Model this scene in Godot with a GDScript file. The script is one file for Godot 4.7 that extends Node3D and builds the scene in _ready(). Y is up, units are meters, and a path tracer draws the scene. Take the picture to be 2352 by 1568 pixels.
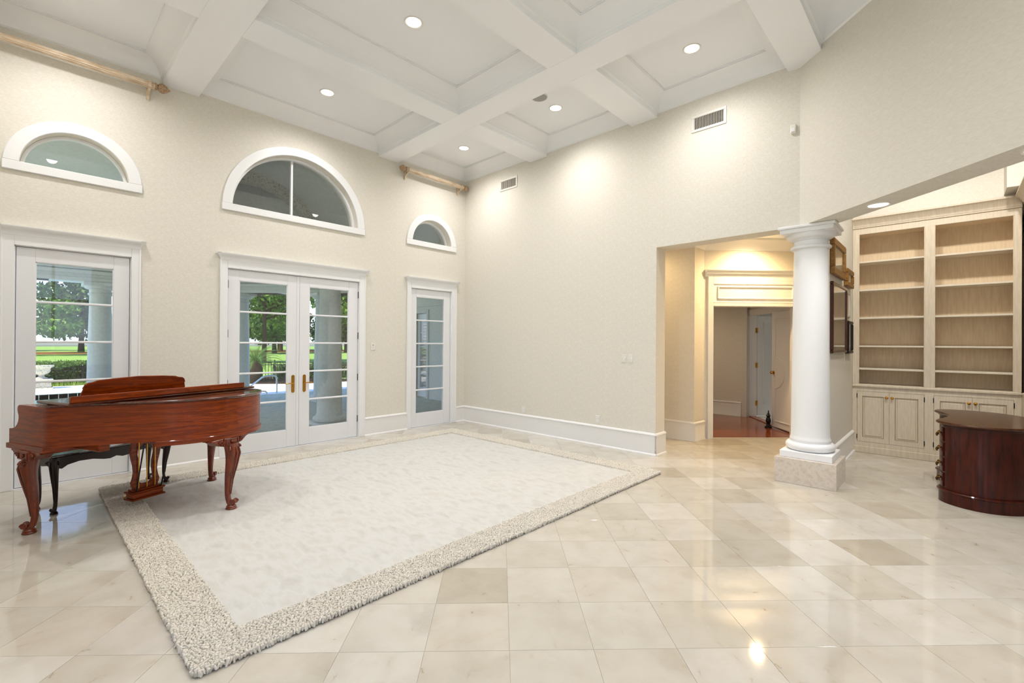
extends Node3D
# World: window wall is the plane x = 0, back wall the plane z = 0, marble floor y = 0, metres.

const CAM := Vector3(6.658, 1.47, 5.717)
const CEIL := 4.69
const BEAM := 4.445
var M := {}
var taken := {}
var rng := RandomNumberGenerator.new()

# ---------------------------------------------------------------- geometry collector
class Geo:
	var v := PackedVector3Array()
	var n := PackedVector3Array()
	var c := PackedColorArray()
	var col := Color(1, 1, 1)
	func tri(a: Vector3, b: Vector3, d: Vector3, na: Vector3, nb: Vector3, nd: Vector3) -> void:
		var f := (d - a).cross(b - a)
		if f.length_squared() < 1e-18:
			return
		if f.dot(na + nb + nd) < 0.0:
			v.append_array([a, d, b]); n.append_array([na, nd, nb])
		else:
			v.append_array([a, b, d]); n.append_array([na, nb, nd])
		c.append_array([col, col, col])
	func quad(a: Vector3, b: Vector3, d: Vector3, e: Vector3, nn: Vector3) -> void:
		tri(a, b, d, nn, nn, nn); tri(a, d, e, nn, nn, nn)
	func quads(a: Vector3, b: Vector3, d: Vector3, e: Vector3, na: Vector3, nb: Vector3, nd: Vector3, ne: Vector3) -> void:
		tri(a, b, d, na, nb, nd); tri(a, d, e, na, nd, ne)
	func mesh(colored := false) -> ArrayMesh:
		var arr := []
		arr.resize(Mesh.ARRAY_MAX)
		arr[Mesh.ARRAY_VERTEX] = v
		arr[Mesh.ARRAY_NORMAL] = n
		if colored:
			arr[Mesh.ARRAY_COLOR] = c
		var m := ArrayMesh.new()
		m.add_surface_from_arrays(Mesh.PRIMITIVE_TRIANGLES, arr)
		return m

func box(g: Geo, a: Vector3, b: Vector3, bev := 0.0, xf := Transform3D()) -> void:
	# a, b: opposite corners
	var lo := Vector3(minf(a.x, b.x), minf(a.y, b.y), minf(a.z, b.z))
	var hi := Vector3(maxf(a.x, b.x), maxf(a.y, b.y), maxf(a.z, b.z))
	var ce := (lo + hi) / 2
	var h := (hi - lo) / 2
	bev = minf(bev, minf(h.x, minf(h.y, h.z)) * 0.9)
	for ax in 3:
		var bx_ := (ax + 1) % 3
		var cx := (ax + 2) % 3
		for s in [-1.0, 1.0]:
			var nn := Vector3(); nn[ax] = s
			var p := []
			for q in [[-1, -1], [1, -1], [1, 1], [-1, 1]]:
				var w := Vector3()
				w[ax] = s * h[ax]; w[bx_] = q[0] * (h[bx_] - bev); w[cx] = q[1] * (h[cx] - bev)
				p.append(xf * (ce + w))
			g.quad(p[0], p[1], p[2], p[3], (xf.basis * nn).normalized())
	if bev > 0.0:
		for ax in 3:
			var b1 := (ax + 1) % 3
			var c1 := (ax + 2) % 3
			for s in [-1.0, 1.0]:
				for t in [-1.0, 1.0]:
					var p0 := Vector3(); p0[b1] = s * h[b1]; p0[c1] = t * (h[c1] - bev)
					var p1 := Vector3(); p1[b1] = s * (h[b1] - bev); p1[c1] = t * h[c1]
					var l0 := Vector3(); l0[ax] = h[ax] - bev
					var nn := Vector3(); nn[b1] = s; nn[c1] = t
					g.quad(xf * (ce + p0 - l0), xf * (ce + p0 + l0), xf * (ce + p1 + l0), xf * (ce + p1 - l0), (xf.basis * nn).normalized())
		for sx in [-1.0, 1.0]:
			for sy in [-1.0, 1.0]:
				for sz in [-1.0, 1.0]:
					var s3 := Vector3(sx, sy, sz)
					var k := s3 * (h - Vector3.ONE * bev)
					var nn := (xf.basis * s3).normalized()
					g.tri(xf * (ce + k + Vector3(sx * bev, 0, 0)), xf * (ce + k + Vector3(0, sy * bev, 0)), xf * (ce + k + Vector3(0, 0, sz * bev)), nn, nn, nn)

func area2(p: PackedVector2Array) -> float:
	var s := 0.0
	for i in p.size():
		s += p[i].cross(p[(i + 1) % p.size()])
	return s

func prism(g: Geo, poly_in: PackedVector2Array, d0: float, d1: float, xf := Transform3D(), bev := 0.0, crease := 35.0) -> void:
	var p := poly_in.duplicate()
	if area2(p) < 0:
		p.reverse()
	var k := p.size()
	var en := []
	for i in k:
		var e := (p[(i + 1) % k] - p[i]).normalized()
		en.append(Vector2(e.y, -e.x))
	var off := []
	var n0 := []
	var n1 := []
	for i in k:
		var a: Vector2 = en[(i + k - 1) % k]
		var b: Vector2 = en[i]
		var m := (a + b)
		m = m / maxf(0.3, m.length_squared() / 2.0) if m.length() > 1e-5 else b
		off.append(m)
		if a.dot(b) > cos(deg_to_rad(crease)):
			var av := (a + b).normalized()
			n0.append(av); n1.append(av)
		else:
			n0.append(a); n1.append(b)
	var layers := [[d0, 0.0], [d1, 0.0]]
	if bev > 0.0:
		layers = [[d0, bev], [d0 + bev, 0.0], [d1 - bev, 0.0], [d1, bev]]
	for l in layers.size() - 1:
		var za: float = layers[l][0]
		var zb: float = layers[l + 1][0]
		var ia: float = layers[l][1]
		var ib: float = layers[l + 1][1]
		var tilt := 0.0 if ia == ib else (-1.0 if ia > ib else 1.0)
		for i in k:
			var j := (i + 1) % k
			var qa: Vector2 = p[i] - off[i] * ia
			var qb: Vector2 = p[j] - off[j] * ia
			var qc: Vector2 = p[j] - off[j] * ib
			var qd: Vector2 = p[i] - off[i] * ib
			var u: Vector2 = n1[i]
			var w: Vector2 = n0[j]
			var nu := (xf.basis * Vector3(u.x, u.y, tilt)).normalized()
			var nw := (xf.basis * Vector3(w.x, w.y, tilt)).normalized()
			g.quads(xf * Vector3(qa.x, qa.y, za), xf * Vector3(qb.x, qb.y, za), xf * Vector3(qc.x, qc.y, zb), xf * Vector3(qd.x, qd.y, zb), nu, nw, nw, nu)
	var cap := PackedVector2Array()
	for i in k:
		cap.append(p[i] - off[i] * bev)
	var idx := Geometry2D.triangulate_polygon(cap)
	var nz := (xf.basis * Vector3(0, 0, 1)).normalized()
	for t in idx.size() / 3:
		var a := cap[idx[t * 3]]
		var b := cap[idx[t * 3 + 1]]
		var d := cap[idx[t * 3 + 2]]
		g.tri(xf * Vector3(a.x, a.y, d0), xf * Vector3(b.x, b.y, d0), xf * Vector3(d.x, d.y, d0), -nz, -nz, -nz)
		g.tri(xf * Vector3(a.x, a.y, d1), xf * Vector3(b.x, b.y, d1), xf * Vector3(d.x, d.y, d1), nz, nz, nz)

func plan() -> Transform3D:       # polygon (x, z), depth = y
	return Transform3D(Basis(Vector3(1, 0, 0), Vector3(0, 0, 1), Vector3(0, 1, 0)), Vector3.ZERO)
func on_x() -> Transform3D:       # polygon (z, y), depth = x
	return Transform3D(Basis(Vector3(0, 0, 1), Vector3(0, 1, 0), Vector3(1, 0, 0)), Vector3.ZERO)

func moulding(g: Geo, prof: Array, a: Vector3, b: Vector3, out: Vector3, up := Vector3.UP) -> void:
	# prof: closed polygon of (out, up)
	var p := PackedVector2Array(prof)
	prism(g, p, 0.0, a.distance_to(b), Transform3D(Basis(out, up, (b - a).normalized()), a), 0.0, 50.0)

func lathe(g: Geo, prof: Array, seg: int, xf := Transform3D(), crease := 0.75) -> void:
	var k := prof.size()
	var sn := []
	for i in k - 1:
		var d: Vector2 = (prof[i + 1] - prof[i])
		sn.append(Vector2(d.y, -d.x).normalized())
	for i in k - 1:
		var na: Vector2 = sn[i]
		var nb: Vector2 = sn[i]
		if i > 0 and sn[i - 1].dot(sn[i]) > crease:
			na = (sn[i - 1] + sn[i]).normalized()
		if i < k - 2 and sn[i + 1].dot(sn[i]) > crease:
			nb = (sn[i + 1] + sn[i]).normalized()
		var pa: Vector2 = prof[i]
		var pb: Vector2 = prof[i + 1]
		for s in seg:
			var t0 := TAU * s / seg
			var t1 := TAU * (s + 1) / seg
			var d0 := Vector3(cos(t0), 0, sin(t0))
			var d1 := Vector3(cos(t1), 0, sin(t1))
			g.quads(xf * (d0 * pa.x + Vector3(0, pa.y, 0)), xf * (d1 * pa.x + Vector3(0, pa.y, 0)), xf * (d1 * pb.x + Vector3(0, pb.y, 0)), xf * (d0 * pb.x + Vector3(0, pb.y, 0)),
				(xf.basis * (d0 * na.x + Vector3(0, na.y, 0))).normalized(), (xf.basis * (d1 * na.x + Vector3(0, na.y, 0))).normalized(), (xf.basis * (d1 * nb.x + Vector3(0, nb.y, 0))).normalized(), (xf.basis * (d0 * nb.x + Vector3(0, nb.y, 0))).normalized())

func loft(g: Geo, rings: Array, caps := true) -> void:
	# rings: arrays of the same number of points, smooth both ways
	var k: int = rings[0].size()
	var m := rings.size()
	var ctr := []
	for r in rings:
		var s := Vector3()
		for q in r:
			s += q
		ctr.append(s / k)
	var nrm := []
	for i in m:
		var row := []
		for j in k:
			var dj: Vector3 = rings[i][(j + 1) % k] - rings[i][(j + k - 1) % k]
			var di: Vector3 = rings[mini(i + 1, m - 1)][j] - rings[maxi(i - 1, 0)][j]
			var q := dj.cross(di).normalized()
			if q.dot(rings[i][j] - ctr[i]) < 0:
				q = -q
			row.append(q)
		nrm.append(row)
	for i in m - 1:
		for j in k:
			var l := (j + 1) % k
			g.quads(rings[i][j], rings[i][l], rings[i + 1][l], rings[i + 1][j], nrm[i][j], nrm[i][l], nrm[i + 1][l], nrm[i + 1][j])
	if caps:
		for e in [0, m - 1]:
			var nn: Vector3 = (ctr[e] - ctr[1 if e == 0 else m - 2]).normalized()
			for j in k:
				g.tri(ctr[e], rings[e][j], rings[e][(j + 1) % k], nn, nn, nn)

func tube(g: Geo, pts: Array, rad, seg := 8) -> void:
	var rings := []
	var up := Vector3(0.0123, 1, 0.0317).normalized()
	var prev := Vector3()
	for i in pts.size():
		var t: Vector3 = (pts[mini(i + 1, pts.size() - 1)] - pts[maxi(i - 1, 0)]).normalized()
		var s := prev - t * prev.dot(t) if i > 0 else up.cross(t)
		if s.length() < 1e-3:
			s = Vector3(1, 0.1, 0).cross(t)
		s = s.normalized()
		prev = s
		var w := t.cross(s)
		var r: float = rad[i] if rad is Array else rad
		var row := []
		for j in seg:
			var a := TAU * j / seg
			row.append(pts[i] + (s * cos(a) + w * sin(a)) * r)
		rings.append(row)
	loft(g, rings)

func spiral(g: Geo, xf: Transform3D, r0: float, turns: float, rad: float, seg := 6) -> void:
	var pts := []
	var rr := []
	var k := int(turns * 14)
	for i in k + 1:
		var t := float(i) / k
		var a := TAU * turns * t
		var r := r0 * (1.0 - 0.86 * t)
		pts.append(xf * Vector3(cos(a) * r, sin(a) * r, 0.0))
		rr.append(rad * (1.0 - 0.45 * t))
	tube(g, pts, rr, seg)

func arc_pts(cx: float, cy: float, r: float, a0: float, a1: float, k: int) -> Array:
	var out := []
	for i in k + 1:
		var a := deg_to_rad(lerpf(a0, a1, float(i) / k))
		out.append(Vector2(cx + cos(a) * r, cy + sin(a) * r))
	return out

# ---------------------------------------------------------------- nodes
func numbered(called: String) -> String:
	if not taken.has(called):
		taken[called] = 0
		return called
	taken[called] += 1
	return "%s_%03d" % [called, taken[called]]

func part(called: String, g: Geo, mat: Material, parent: Node, label := "", colored := false) -> MeshInstance3D:
	var o := MeshInstance3D.new()
	o.name = called
	o.mesh = g.mesh(colored)
	o.material_override = mat
	parent.add_child(o, true)
	if label:
		o.set_meta("label", label)
	return o

func thing(called: String, label: String, category: String, at := Vector3.ZERO, turn := 0.0, group := "", kind := "") -> Node3D:
	var o := Node3D.new()
	o.name = numbered(called)
	add_child(o)
	o.position = at
	o.rotation.y = turn
	o.set_meta("label", label)
	o.set_meta("category", category)
	if group:
		o.set_meta("group", group)
	if kind:
		o.set_meta("kind", kind)
	return o

func single(called: String, g: Geo, mat: Material, label: String, category: String, kind := "", colored := false) -> MeshInstance3D:
	var o := part(numbered(called), g, mat, self, label, colored)
	o.set_meta("category", category)
	if kind:
		o.set_meta("kind", kind)
	return o

func struct(called: String, g: Geo, mat: Material, label: String, category: String) -> MeshInstance3D:
	return single(called, g, mat, label, category, "structure")

func copy(o: Node3D, base: String, at: Vector3, turn := 0.0, label := "") -> Node3D:
	var c := o.duplicate()
	c.name = numbered(base)
	add_child(c)
	c.position = at
	c.rotation.y = turn
	if label:
		c.set_meta("label", label)
	return c

# ---------------------------------------------------------------- materials
func noise_tex(sd: int, freq: float, cols: Array, size := 512, typ := FastNoiseLite.TYPE_SIMPLEX_SMOOTH, frac := FastNoiseLite.FRACTAL_FBM, oct := 4, warp := 0.0) -> NoiseTexture2D:
	var f := FastNoiseLite.new()
	f.seed = sd
	f.noise_type = typ
	f.frequency = freq
	f.fractal_type = frac
	f.fractal_octaves = oct
	if warp > 0.0:
		f.domain_warp_enabled = true
		f.domain_warp_amplitude = warp
		f.domain_warp_frequency = freq * 1.5
	var t := NoiseTexture2D.new()
	t.width = size
	t.height = size
	t.seamless = true
	t.noise = f
	if cols.size():
		var gr := Gradient.new()
		var offs := PackedFloat32Array()
		var cc := PackedColorArray()
		for q in cols:
			offs.append(q[0]); cc.append(q[1])
		gr.offsets = offs
		gr.colors = cc
		t.color_ramp = gr
	return t

func mat(color: Color, rough := 0.6, spec := 0.5, metal := 0.0) -> StandardMaterial3D:
	var m := StandardMaterial3D.new()
	m.albedo_color = color
	m.roughness = rough
	m.metallic = metal
	m.metallic_specular = spec
	return m

func tex(m: StandardMaterial3D, t: Texture2D, scale: Vector3, world := true) -> StandardMaterial3D:
	m.albedo_texture = t
	m.uv1_triplanar = true
	m.uv1_world_triplanar = world
	m.uv1_scale = scale
	m.uv1_triplanar_sharpness = 8.0
	return m

func relief(m: StandardMaterial3D, t: Texture2D, cm: float) -> StandardMaterial3D:
	m.heightmap_enabled = true
	m.heightmap_texture = t
	m.heightmap_scale = cm
	return m

func make_materials() -> void:
	var weave := noise_tex(3, 0.11, [[0.0, Color(0.955, 0.95, 0.94)], [1.0, Color(1, 1, 1)]], 256, FastNoiseLite.TYPE_VALUE, FastNoiseLite.FRACTAL_NONE, 1)
	M.wall = tex(mat(Color(0.90, 0.882, 0.838), 0.85, 0.3), weave, Vector3(2.2, 6.0, 2.2))
	M.passage = tex(mat(Color(0.915, 0.89, 0.84), 0.85, 0.3), weave, Vector3(2.2, 6.0, 2.2))
	M.hallwall = tex(mat(Color(0.90, 0.882, 0.838), 0.85, 0.3), weave, Vector3(2.2, 6.0, 2.2))
	M.white = mat(Color(0.935, 0.937, 0.935), 0.42, 0.45)
	M.ceiling = mat(Color(0.945, 0.95, 0.953), 0.8, 0.3)
	M.beam = mat(Color(0.945, 0.95, 0.953), 0.3, 0.45)
	M.trim = mat(Color(0.925, 0.92, 0.91), 0.4, 0.45)
	M.door = mat(Color(0.915, 0.918, 0.925), 0.38, 0.45)
	M.halltrim = mat(Color(0.925, 0.92, 0.91), 0.4, 0.45)
	M.dark = mat(Color(0.05, 0.045, 0.04), 0.6)
	M.black = mat(Color(0.035, 0.032, 0.03), 0.35, 0.5)
	M.brass = mat(Color(0.80, 0.60, 0.28), 0.22, 0.5, 1.0)
	M.oldbrass = mat(Color(0.42, 0.31, 0.16), 0.35, 0.5, 1.0)
	M.plastic = mat(Color(0.90, 0.885, 0.85), 0.35, 0.5)
	M.metalwhite = mat(Color(0.90, 0.885, 0.85), 0.4, 0.5)
	M.vent = mat(Color(0.75, 0.72, 0.66), 0.45, 0.5)
	M.glow = mat(Color(1, 1, 1), 0.5)
	M.glow.emission_enabled = true
	M.glow.emission = Color(1.0, 0.97, 0.92)
	M.glow.emission_energy_multiplier = 3.0
	M.glass = mat(Color(0.93, 0.97, 0.95, 0.02), 0.0, 0.5)
	M.glass.transparency = BaseMaterial3D.TRANSPARENCY_ALPHA
	# marble
	var veins := []
	for i in 3:
		veins.append(noise_tex(20 + i * 7, 0.0045, [[0.0, Color(0.985, 0.975, 0.96)], [0.55, Color(0.97, 0.958, 0.935)], [0.86, Color(0.955, 0.938, 0.91)], [0.945, Color(0.92, 0.89, 0.845)], [0.975, Color(0.80, 0.745, 0.67)], [1.0, Color(0.58, 0.50, 0.42)]], 1024, FastNoiseLite.TYPE_SIMPLEX_SMOOTH, FastNoiseLite.FRACTAL_RIDGED, 4, 60.0))
	var cloud := noise_tex(91, 0.008, [[0.0, Color(0.945, 0.935, 0.915)], [0.45, Color(0.98, 0.975, 0.965)], [0.6, Color(0.99, 0.985, 0.975)], [1.0, Color(1, 1, 1)]], 1024, FastNoiseLite.TYPE_SIMPLEX_SMOOTH, FastNoiseLite.FRACTAL_FBM, 7, 60.0)
	M.marble = []
	var tones := [Color(0.825, 0.812, 0.785), Color(0.81, 0.797, 0.765), Color(0.85, 0.842, 0.825), Color(0.785, 0.768, 0.73), Color(0.82, 0.803, 0.77), Color(0.755, 0.733, 0.688), Color(0.825, 0.815, 0.795)]
	for i in tones.size():
		var m := tex(mat(tones[i], 0.055, 0.5), veins[i % 3], Vector3(0.42, 0.42, 0.42), false)
		m.detail_enabled = true
		m.detail_albedo = cloud
		m.detail_blend_mode = BaseMaterial3D.BLEND_MODE_MUL
		m.uv2_triplanar = true
		m.uv2_scale = Vector3(0.6, 0.6, 1.1)
		M.marble.append(m)
	M.grout = mat(Color(0.74, 0.71, 0.66), 0.4, 0.4)
	M.pedestal = tex(mat(Color(0.86, 0.82, 0.77), 0.12, 0.5), noise_tex(55, 0.02, [[0.0, Color(0.9, 0.87, 0.84)], [0.6, Color(1, 1, 1)], [1.0, Color(0.93, 0.9, 0.87)]], 512), Vector3(1.2, 1.2, 1.2))
	# timber
	var grain := noise_tex(8, 0.008, [[0.0, Color(0.33, 0.12, 0.02)], [0.3, Color(0.50, 0.195, 0.03)], [0.42, Color(0.41, 0.15, 0.025)], [0.55, Color(0.57, 0.235, 0.04)], [0.75, Color(0.52, 0.205, 0.032)], [1.0, Color(0.38, 0.14, 0.022)]], 1024, FastNoiseLite.TYPE_SIMPLEX_SMOOTH, FastNoiseLite.FRACTAL_FBM, 5, 20.0)
	M.walnut = tex(mat(Color(1, 1, 1), 0.3, 0.3), grain, Vector3(0.28, 3.6, 0.28), false)
	M.walnut.clearcoat_enabled = true
	M.walnut.clearcoat = 0.4
	M.walnut.clearcoat_roughness = 0.08
	M.walnut_top = tex(mat(Color(0.62, 0.58, 0.55), 0.22, 0.5), grain, Vector3(0.35, 3.0, 3.0), false)
	M.walnut_top.clearcoat_enabled = true
	M.walnut_top.clearcoat = 1.0
	M.walnut_top.clearcoat_roughness = 0.05
	M.walnut_dark = tex(mat(Color(0.45, 0.40, 0.38), 0.3, 0.5), grain, Vector3(0.35, 3.0, 0.35), false)
	M.walnut_dark.clearcoat_enabled = true
	M.walnut_dark.clearcoat = 0.5
	M.walnut_dark.clearcoat_roughness = 0.12
	M.carved = tex(mat(Color(0.88, 0.84, 0.80), 0.36, 0.5), grain, Vector3(2.6, 0.5, 2.6), false)
	M.carved.clearcoat_enabled = true
	M.carved.clearcoat = 0.35
	M.carved.clearcoat_roughness = 0.2
	M.bench = tex(mat(Color(0.30, 0.27, 0.26), 0.3, 0.5), grain, Vector3(0.4, 2.0, 0.4), false)
	M.bench_top = mat(Color(0.05, 0.038, 0.032), 0.12, 0.5)
	M.bench_top.clearcoat_enabled = true
	M.bench_top.clearcoat = 1.0
	M.bench_top.clearcoat_roughness = 0.05
	var mgrain := noise_tex(18, 0.007, [[0.0, Color(0.17, 0.06, 0.035)], [0.5, Color(0.245, 0.085, 0.045)], [0.8, Color(0.285, 0.10, 0.05)], [1.0, Color(0.20, 0.07, 0.038)]], 1024, FastNoiseLite.TYPE_SIMPLEX_SMOOTH, FastNoiseLite.FRACTAL_FBM, 5, 18.0)
	M.mahogany = tex(mat(Color(1, 1, 1), 0.25, 0.22), mgrain, Vector3(3.0, 0.4, 3.0), false)
	M.mahogany.clearcoat_enabled = true
	M.mahogany.clearcoat = 0.35
	M.mahogany.clearcoat_roughness = 0.07
	M.desktop = tex(mat(Color(1, 1, 1), 0.3, 0.3), noise_tex(19, 0.01, [[0.0, Color(0.20, 0.10, 0.045)], [0.5, Color(0.30, 0.165, 0.08)], [1.0, Color(0.24, 0.125, 0.06)]], 512), Vector3(2.6, 1.0, 0.5), false)
	M.desktop.clearcoat_enabled = true
	M.desktop.clearcoat = 0.4
	M.desktop.clearcoat_roughness = 0.15
	M.oak = []
	for i in 4:
		M.oak.append(tex(mat([Color(1.0, 0.95, 0.9), Color(0.85, 0.8, 0.75), Color(1.0, 1.0, 1.0), Color(0.75, 0.7, 0.66)][i], 0.16, 0.5), noise_tex(38, 0.012, [[0.0, Color(0.42, 0.20, 0.085)], [0.6, Color(0.60, 0.32, 0.145)], [1.0, Color(0.47, 0.23, 0.10)]], 256) if i == 0 else M.oak[0].albedo_texture, Vector3(1.5, 1.5, 1.5)))
	# limed cabinet paint
	var lime := noise_tex(61, 0.012, [[0.0, Color(0.93, 0.91, 0.88)], [1.0, Color(1, 1, 1)]], 512)
	M.cabinet = tex(mat(Color(0.865, 0.82, 0.745), 0.45, 0.45), lime, Vector3(6.0, 0.7, 6.0))
	M.cabinet_glaze = mat(Color(0.66, 0.58, 0.46), 0.5)
	M.cabinet_back = tex(mat(Color(0.90, 0.82, 0.70), 0.55, 0.4), lime, Vector3(5.0, 0.5, 5.0))
	M.shelf = mat(Color(0.87, 0.83, 0.76), 0.45, 0.45)
	M.gilt = tex(mat(Color(0.62, 0.46, 0.22), 0.45, 0.5), noise_tex(70, 0.03, [[0.0, Color(0.7, 0.62, 0.5)], [1.0, Color(1, 1, 1)]], 256), Vector3(3, 3, 3))
	M.rodwood = tex(mat(Color(0.86, 0.79, 0.69), 0.5, 0.45), noise_tex(71, 0.02, [[0.0, Color(0.78, 0.72, 0.64)], [0.6, Color(1, 1, 1)], [1.0, Color(0.9, 0.85, 0.8)]], 256), Vector3(3, 3, 0.6))
	M.finial = tex(mat(Color(0.74, 0.63, 0.50), 0.5, 0.45), noise_tex(72, 0.03, [[0.0, Color(0.55, 0.45, 0.36)], [0.6, Color(1, 1, 1)], [1.0, Color(0.8, 0.7, 0.6)]], 256), Vector3(6, 6, 6))
	# rug
	var pile := noise_tex(41, 0.09, [], 512, FastNoiseLite.TYPE_SIMPLEX_SMOOTH, FastNoiseLite.FRACTAL_FBM, 3)
	M.rug = tex(mat(Color(0.815, 0.81, 0.793), 0.95, 0.2), noise_tex(42, 0.006, [[0.0, Color(0.93, 0.925, 0.91)], [0.5, Color(1, 1, 1)], [1.0, Color(0.955, 0.945, 0.925)]], 1024, FastNoiseLite.TYPE_SIMPLEX_SMOOTH, FastNoiseLite.FRACTAL_FBM, 6, 40.0), Vector3(0.5, 0.5, 1.1))
	M.tuft = mat(Color(1, 1, 1), 0.95, 0.2)
	M.tuft.vertex_color_use_as_albedo = true
	M.rugbase = mat(Color(0.70, 0.67, 0.61), 0.95, 0.2)
	M.rug = relief(M.rug, pile, 0.12)
	# outdoors
	M.stucco = tex(mat(Color(0.87, 0.88, 0.86), 0.8, 0.3), noise_tex(51, 0.05, [[0.0, Color(0.94, 0.94, 0.93)], [1.0, Color(1, 1, 1)]], 256), Vector3(1, 1, 1))
	M.patio = tex(mat(Color(0.70, 0.72, 0.66), 0.7, 0.4), noise_tex(52, 0.02, [[0.0, Color(0.80, 0.82, 0.78)], [0.6, Color(1, 1, 1)], [1.0, Color(0.88, 0.88, 0.86)]], 512, FastNoiseLite.TYPE_SIMPLEX_SMOOTH, FastNoiseLite.FRACTAL_FBM, 5, 20.0), Vector3(0.4, 0.4, 0.4))
	M.coping = mat(Color(0.93, 0.92, 0.90), 0.75, 0.3)
	M.lawn = tex(mat(Color(0.52, 0.63, 0.36), 0.95, 0.1), noise_tex(53, 0.03, [[0.0, Color(0.82, 0.85, 0.72)], [1.0, Color(1, 1, 1)]], 512), Vector3(0.1, 0.1, 0.1))
	M.straw = tex(mat(Color(0.50, 0.34, 0.22), 0.95, 0.1), noise_tex(54, 0.04, [[0.0, Color(0.7, 0.65, 0.6)], [1.0, Color(1, 1, 1)]], 256), Vector3(0.2, 0.2, 0.2))
	M.mulch = tex(mat(Color(0.27, 0.24, 0.20), 0.95, 0.1), noise_tex(56, 0.06, [[0.0, Color(0.45, 0.42, 0.4)], [1.0, Color(1, 1, 1)]], 256), Vector3(0.6, 0.6, 0.6))
	M.bark = tex(mat(Color(0.36, 0.31, 0.26), 0.95, 0.1), noise_tex(57, 0.05, [[0.0, Color(0.55, 0.5, 0.48)], [1.0, Color(1, 1, 1)]], 256), Vector3(2, 0.5, 2))
	M.leaf = mat(Color(1, 1, 1), 0.75, 0.3)
	M.leaf.vertex_color_use_as_albedo = true
	M.leaf.backlight_enabled = true
	M.leaf.backlight = Color(0.5, 0.55, 0.3)
	M.frond = mat(Color(0.36, 0.50, 0.22), 0.45, 0.4)
	M.stone = tex(mat(Color(0.80, 0.78, 0.72), 0.9, 0.2), noise_tex(58, 0.04, [[0.0, Color(0.55, 0.54, 0.5)], [0.5, Color(1, 1, 1)], [1.0, Color(0.85, 0.84, 0.8)]], 256), Vector3(2, 2, 2))
	M.pooltile = []
	for q in [Color(0.60, 0.78, 0.78), Color(0.66, 0.82, 0.80), Color(0.55, 0.74, 0.75)]:
		M.pooltile.append(mat(q, 0.2, 0.5))
	M.poolwater = mat(Color(0.35, 0.72, 0.82, 0.35), 0.02, 0.5)
	M.poolwater.transparency = BaseMaterial3D.TRANSPARENCY_ALPHA
	M.poolshell = mat(Color(0.62, 0.84, 0.88), 0.7)
	M.steel = mat(Color(0.80, 0.82, 0.82), 0.25, 0.5, 1.0)
	M.shutter = mat(Color(0.70, 0.66, 0.55), 0.6)

# ---------------------------------------------------------------- light
func downlight(x: float, y: float, z: float, r: float, e: float, label: String, group: String, tint := Color(1.0, 0.99, 0.985), angle := 80.0, aim := 0.0) -> void:
	var t := thing("downlight", label, "ceiling light", Vector3(x, y, z), 0.0, group)
	var g := Geo.new()
	lathe(g, [Vector2(r * 0.80, 0.012), Vector2(r * 0.86, -0.004), Vector2(r * 1.0, -0.010), Vector2(r * 1.06, -0.006), Vector2(r * 1.08, 0.001)], 28)
	part("trim_ring", g, M.metalwhite, t)
	g = Geo.new()
	lathe(g, [Vector2(0.0, -0.004), Vector2(r * 0.86, -0.004)], 28)
	part("lamp_lens", g, M.glow, t, "glowing lamp lens")
	var s := SpotLight3D.new()
	s.name = "lamp_light"
	s.light_color = tint
	s.light_energy = e
	s.light_size = r * 0.8
	s.spot_angle = angle
	s.spot_angle_attenuation = 1.0
	s.spot_range = 30.0
	s.spot_attenuation = 2.0
	s.shadow_enabled = true
	s.rotation.x = -PI / 2 + aim
	s.position = Vector3(0, -0.03, 0)
	t.add_child(s)

func _ready() -> void:
	rng.seed = 4711
	# camera
	var cam := Camera3D.new()
	cam.name = "camera"
	cam.projection = Camera3D.PROJECTION_PERSPECTIVE
	cam.fov = 72.879
	cam.near = 0.05
	cam.far = 400.0
	cam.position = CAM
	cam.rotation_order = EULER_ORDER_YXZ
	cam.rotation_degrees = Vector3(0.197, 43.454, 0.349)
	add_child(cam)
	cam.current = true
	# sky and exposure
	var env := Environment.new()
	env.background_mode = Environment.BG_SKY
	var sm := ProceduralSkyMaterial.new()
	sm.sky_top_color = Color(0.42, 0.60, 0.86)
	sm.sky_horizon_color = Color(0.86, 0.91, 0.95)
	sm.ground_bottom_color = Color(0.40, 0.42, 0.36)
	sm.ground_horizon_color = Color(0.60, 0.64, 0.58)
	sm.sky_curve = 0.2
	sm.sky_energy_multiplier = 1.5
	var sk := Sky.new()
	sk.sky_material = sm
	env.sky = sk
	env.tonemap_mode = Environment.TONE_MAPPER_LINEAR
	env.tonemap_exposure = 1.03
	env.sdfgi_enabled = true
	env.ssao_enabled = true
	env.ssil_enabled = true
	var we := WorldEnvironment.new()
	we.name = "surroundings"
	we.environment = env
	add_child(we)
	var sun := DirectionalLight3D.new()
	sun.name = "sun"
	sun.light_color = Color(1.0, 0.95, 0.86)
	sun.light_energy = 2.9
	sun.light_angular_distance = 0.6
	sun.shadow_enabled = true
	add_child(sun)
	sun.look_at_from_position(Vector3(1.6, 8.5, 5.0), Vector3.ZERO)
	make_materials()
	build_shell()
	build_ceiling()
	build_window_wall()
	build_openings()
	build_floor()
	build_rug()
	build_column()
	build_study()
	build_passage()
	build_lights()
	build_wall_items()
	build_piano()
	build_bench()
	build_desk()
	build_outdoors()

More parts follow.
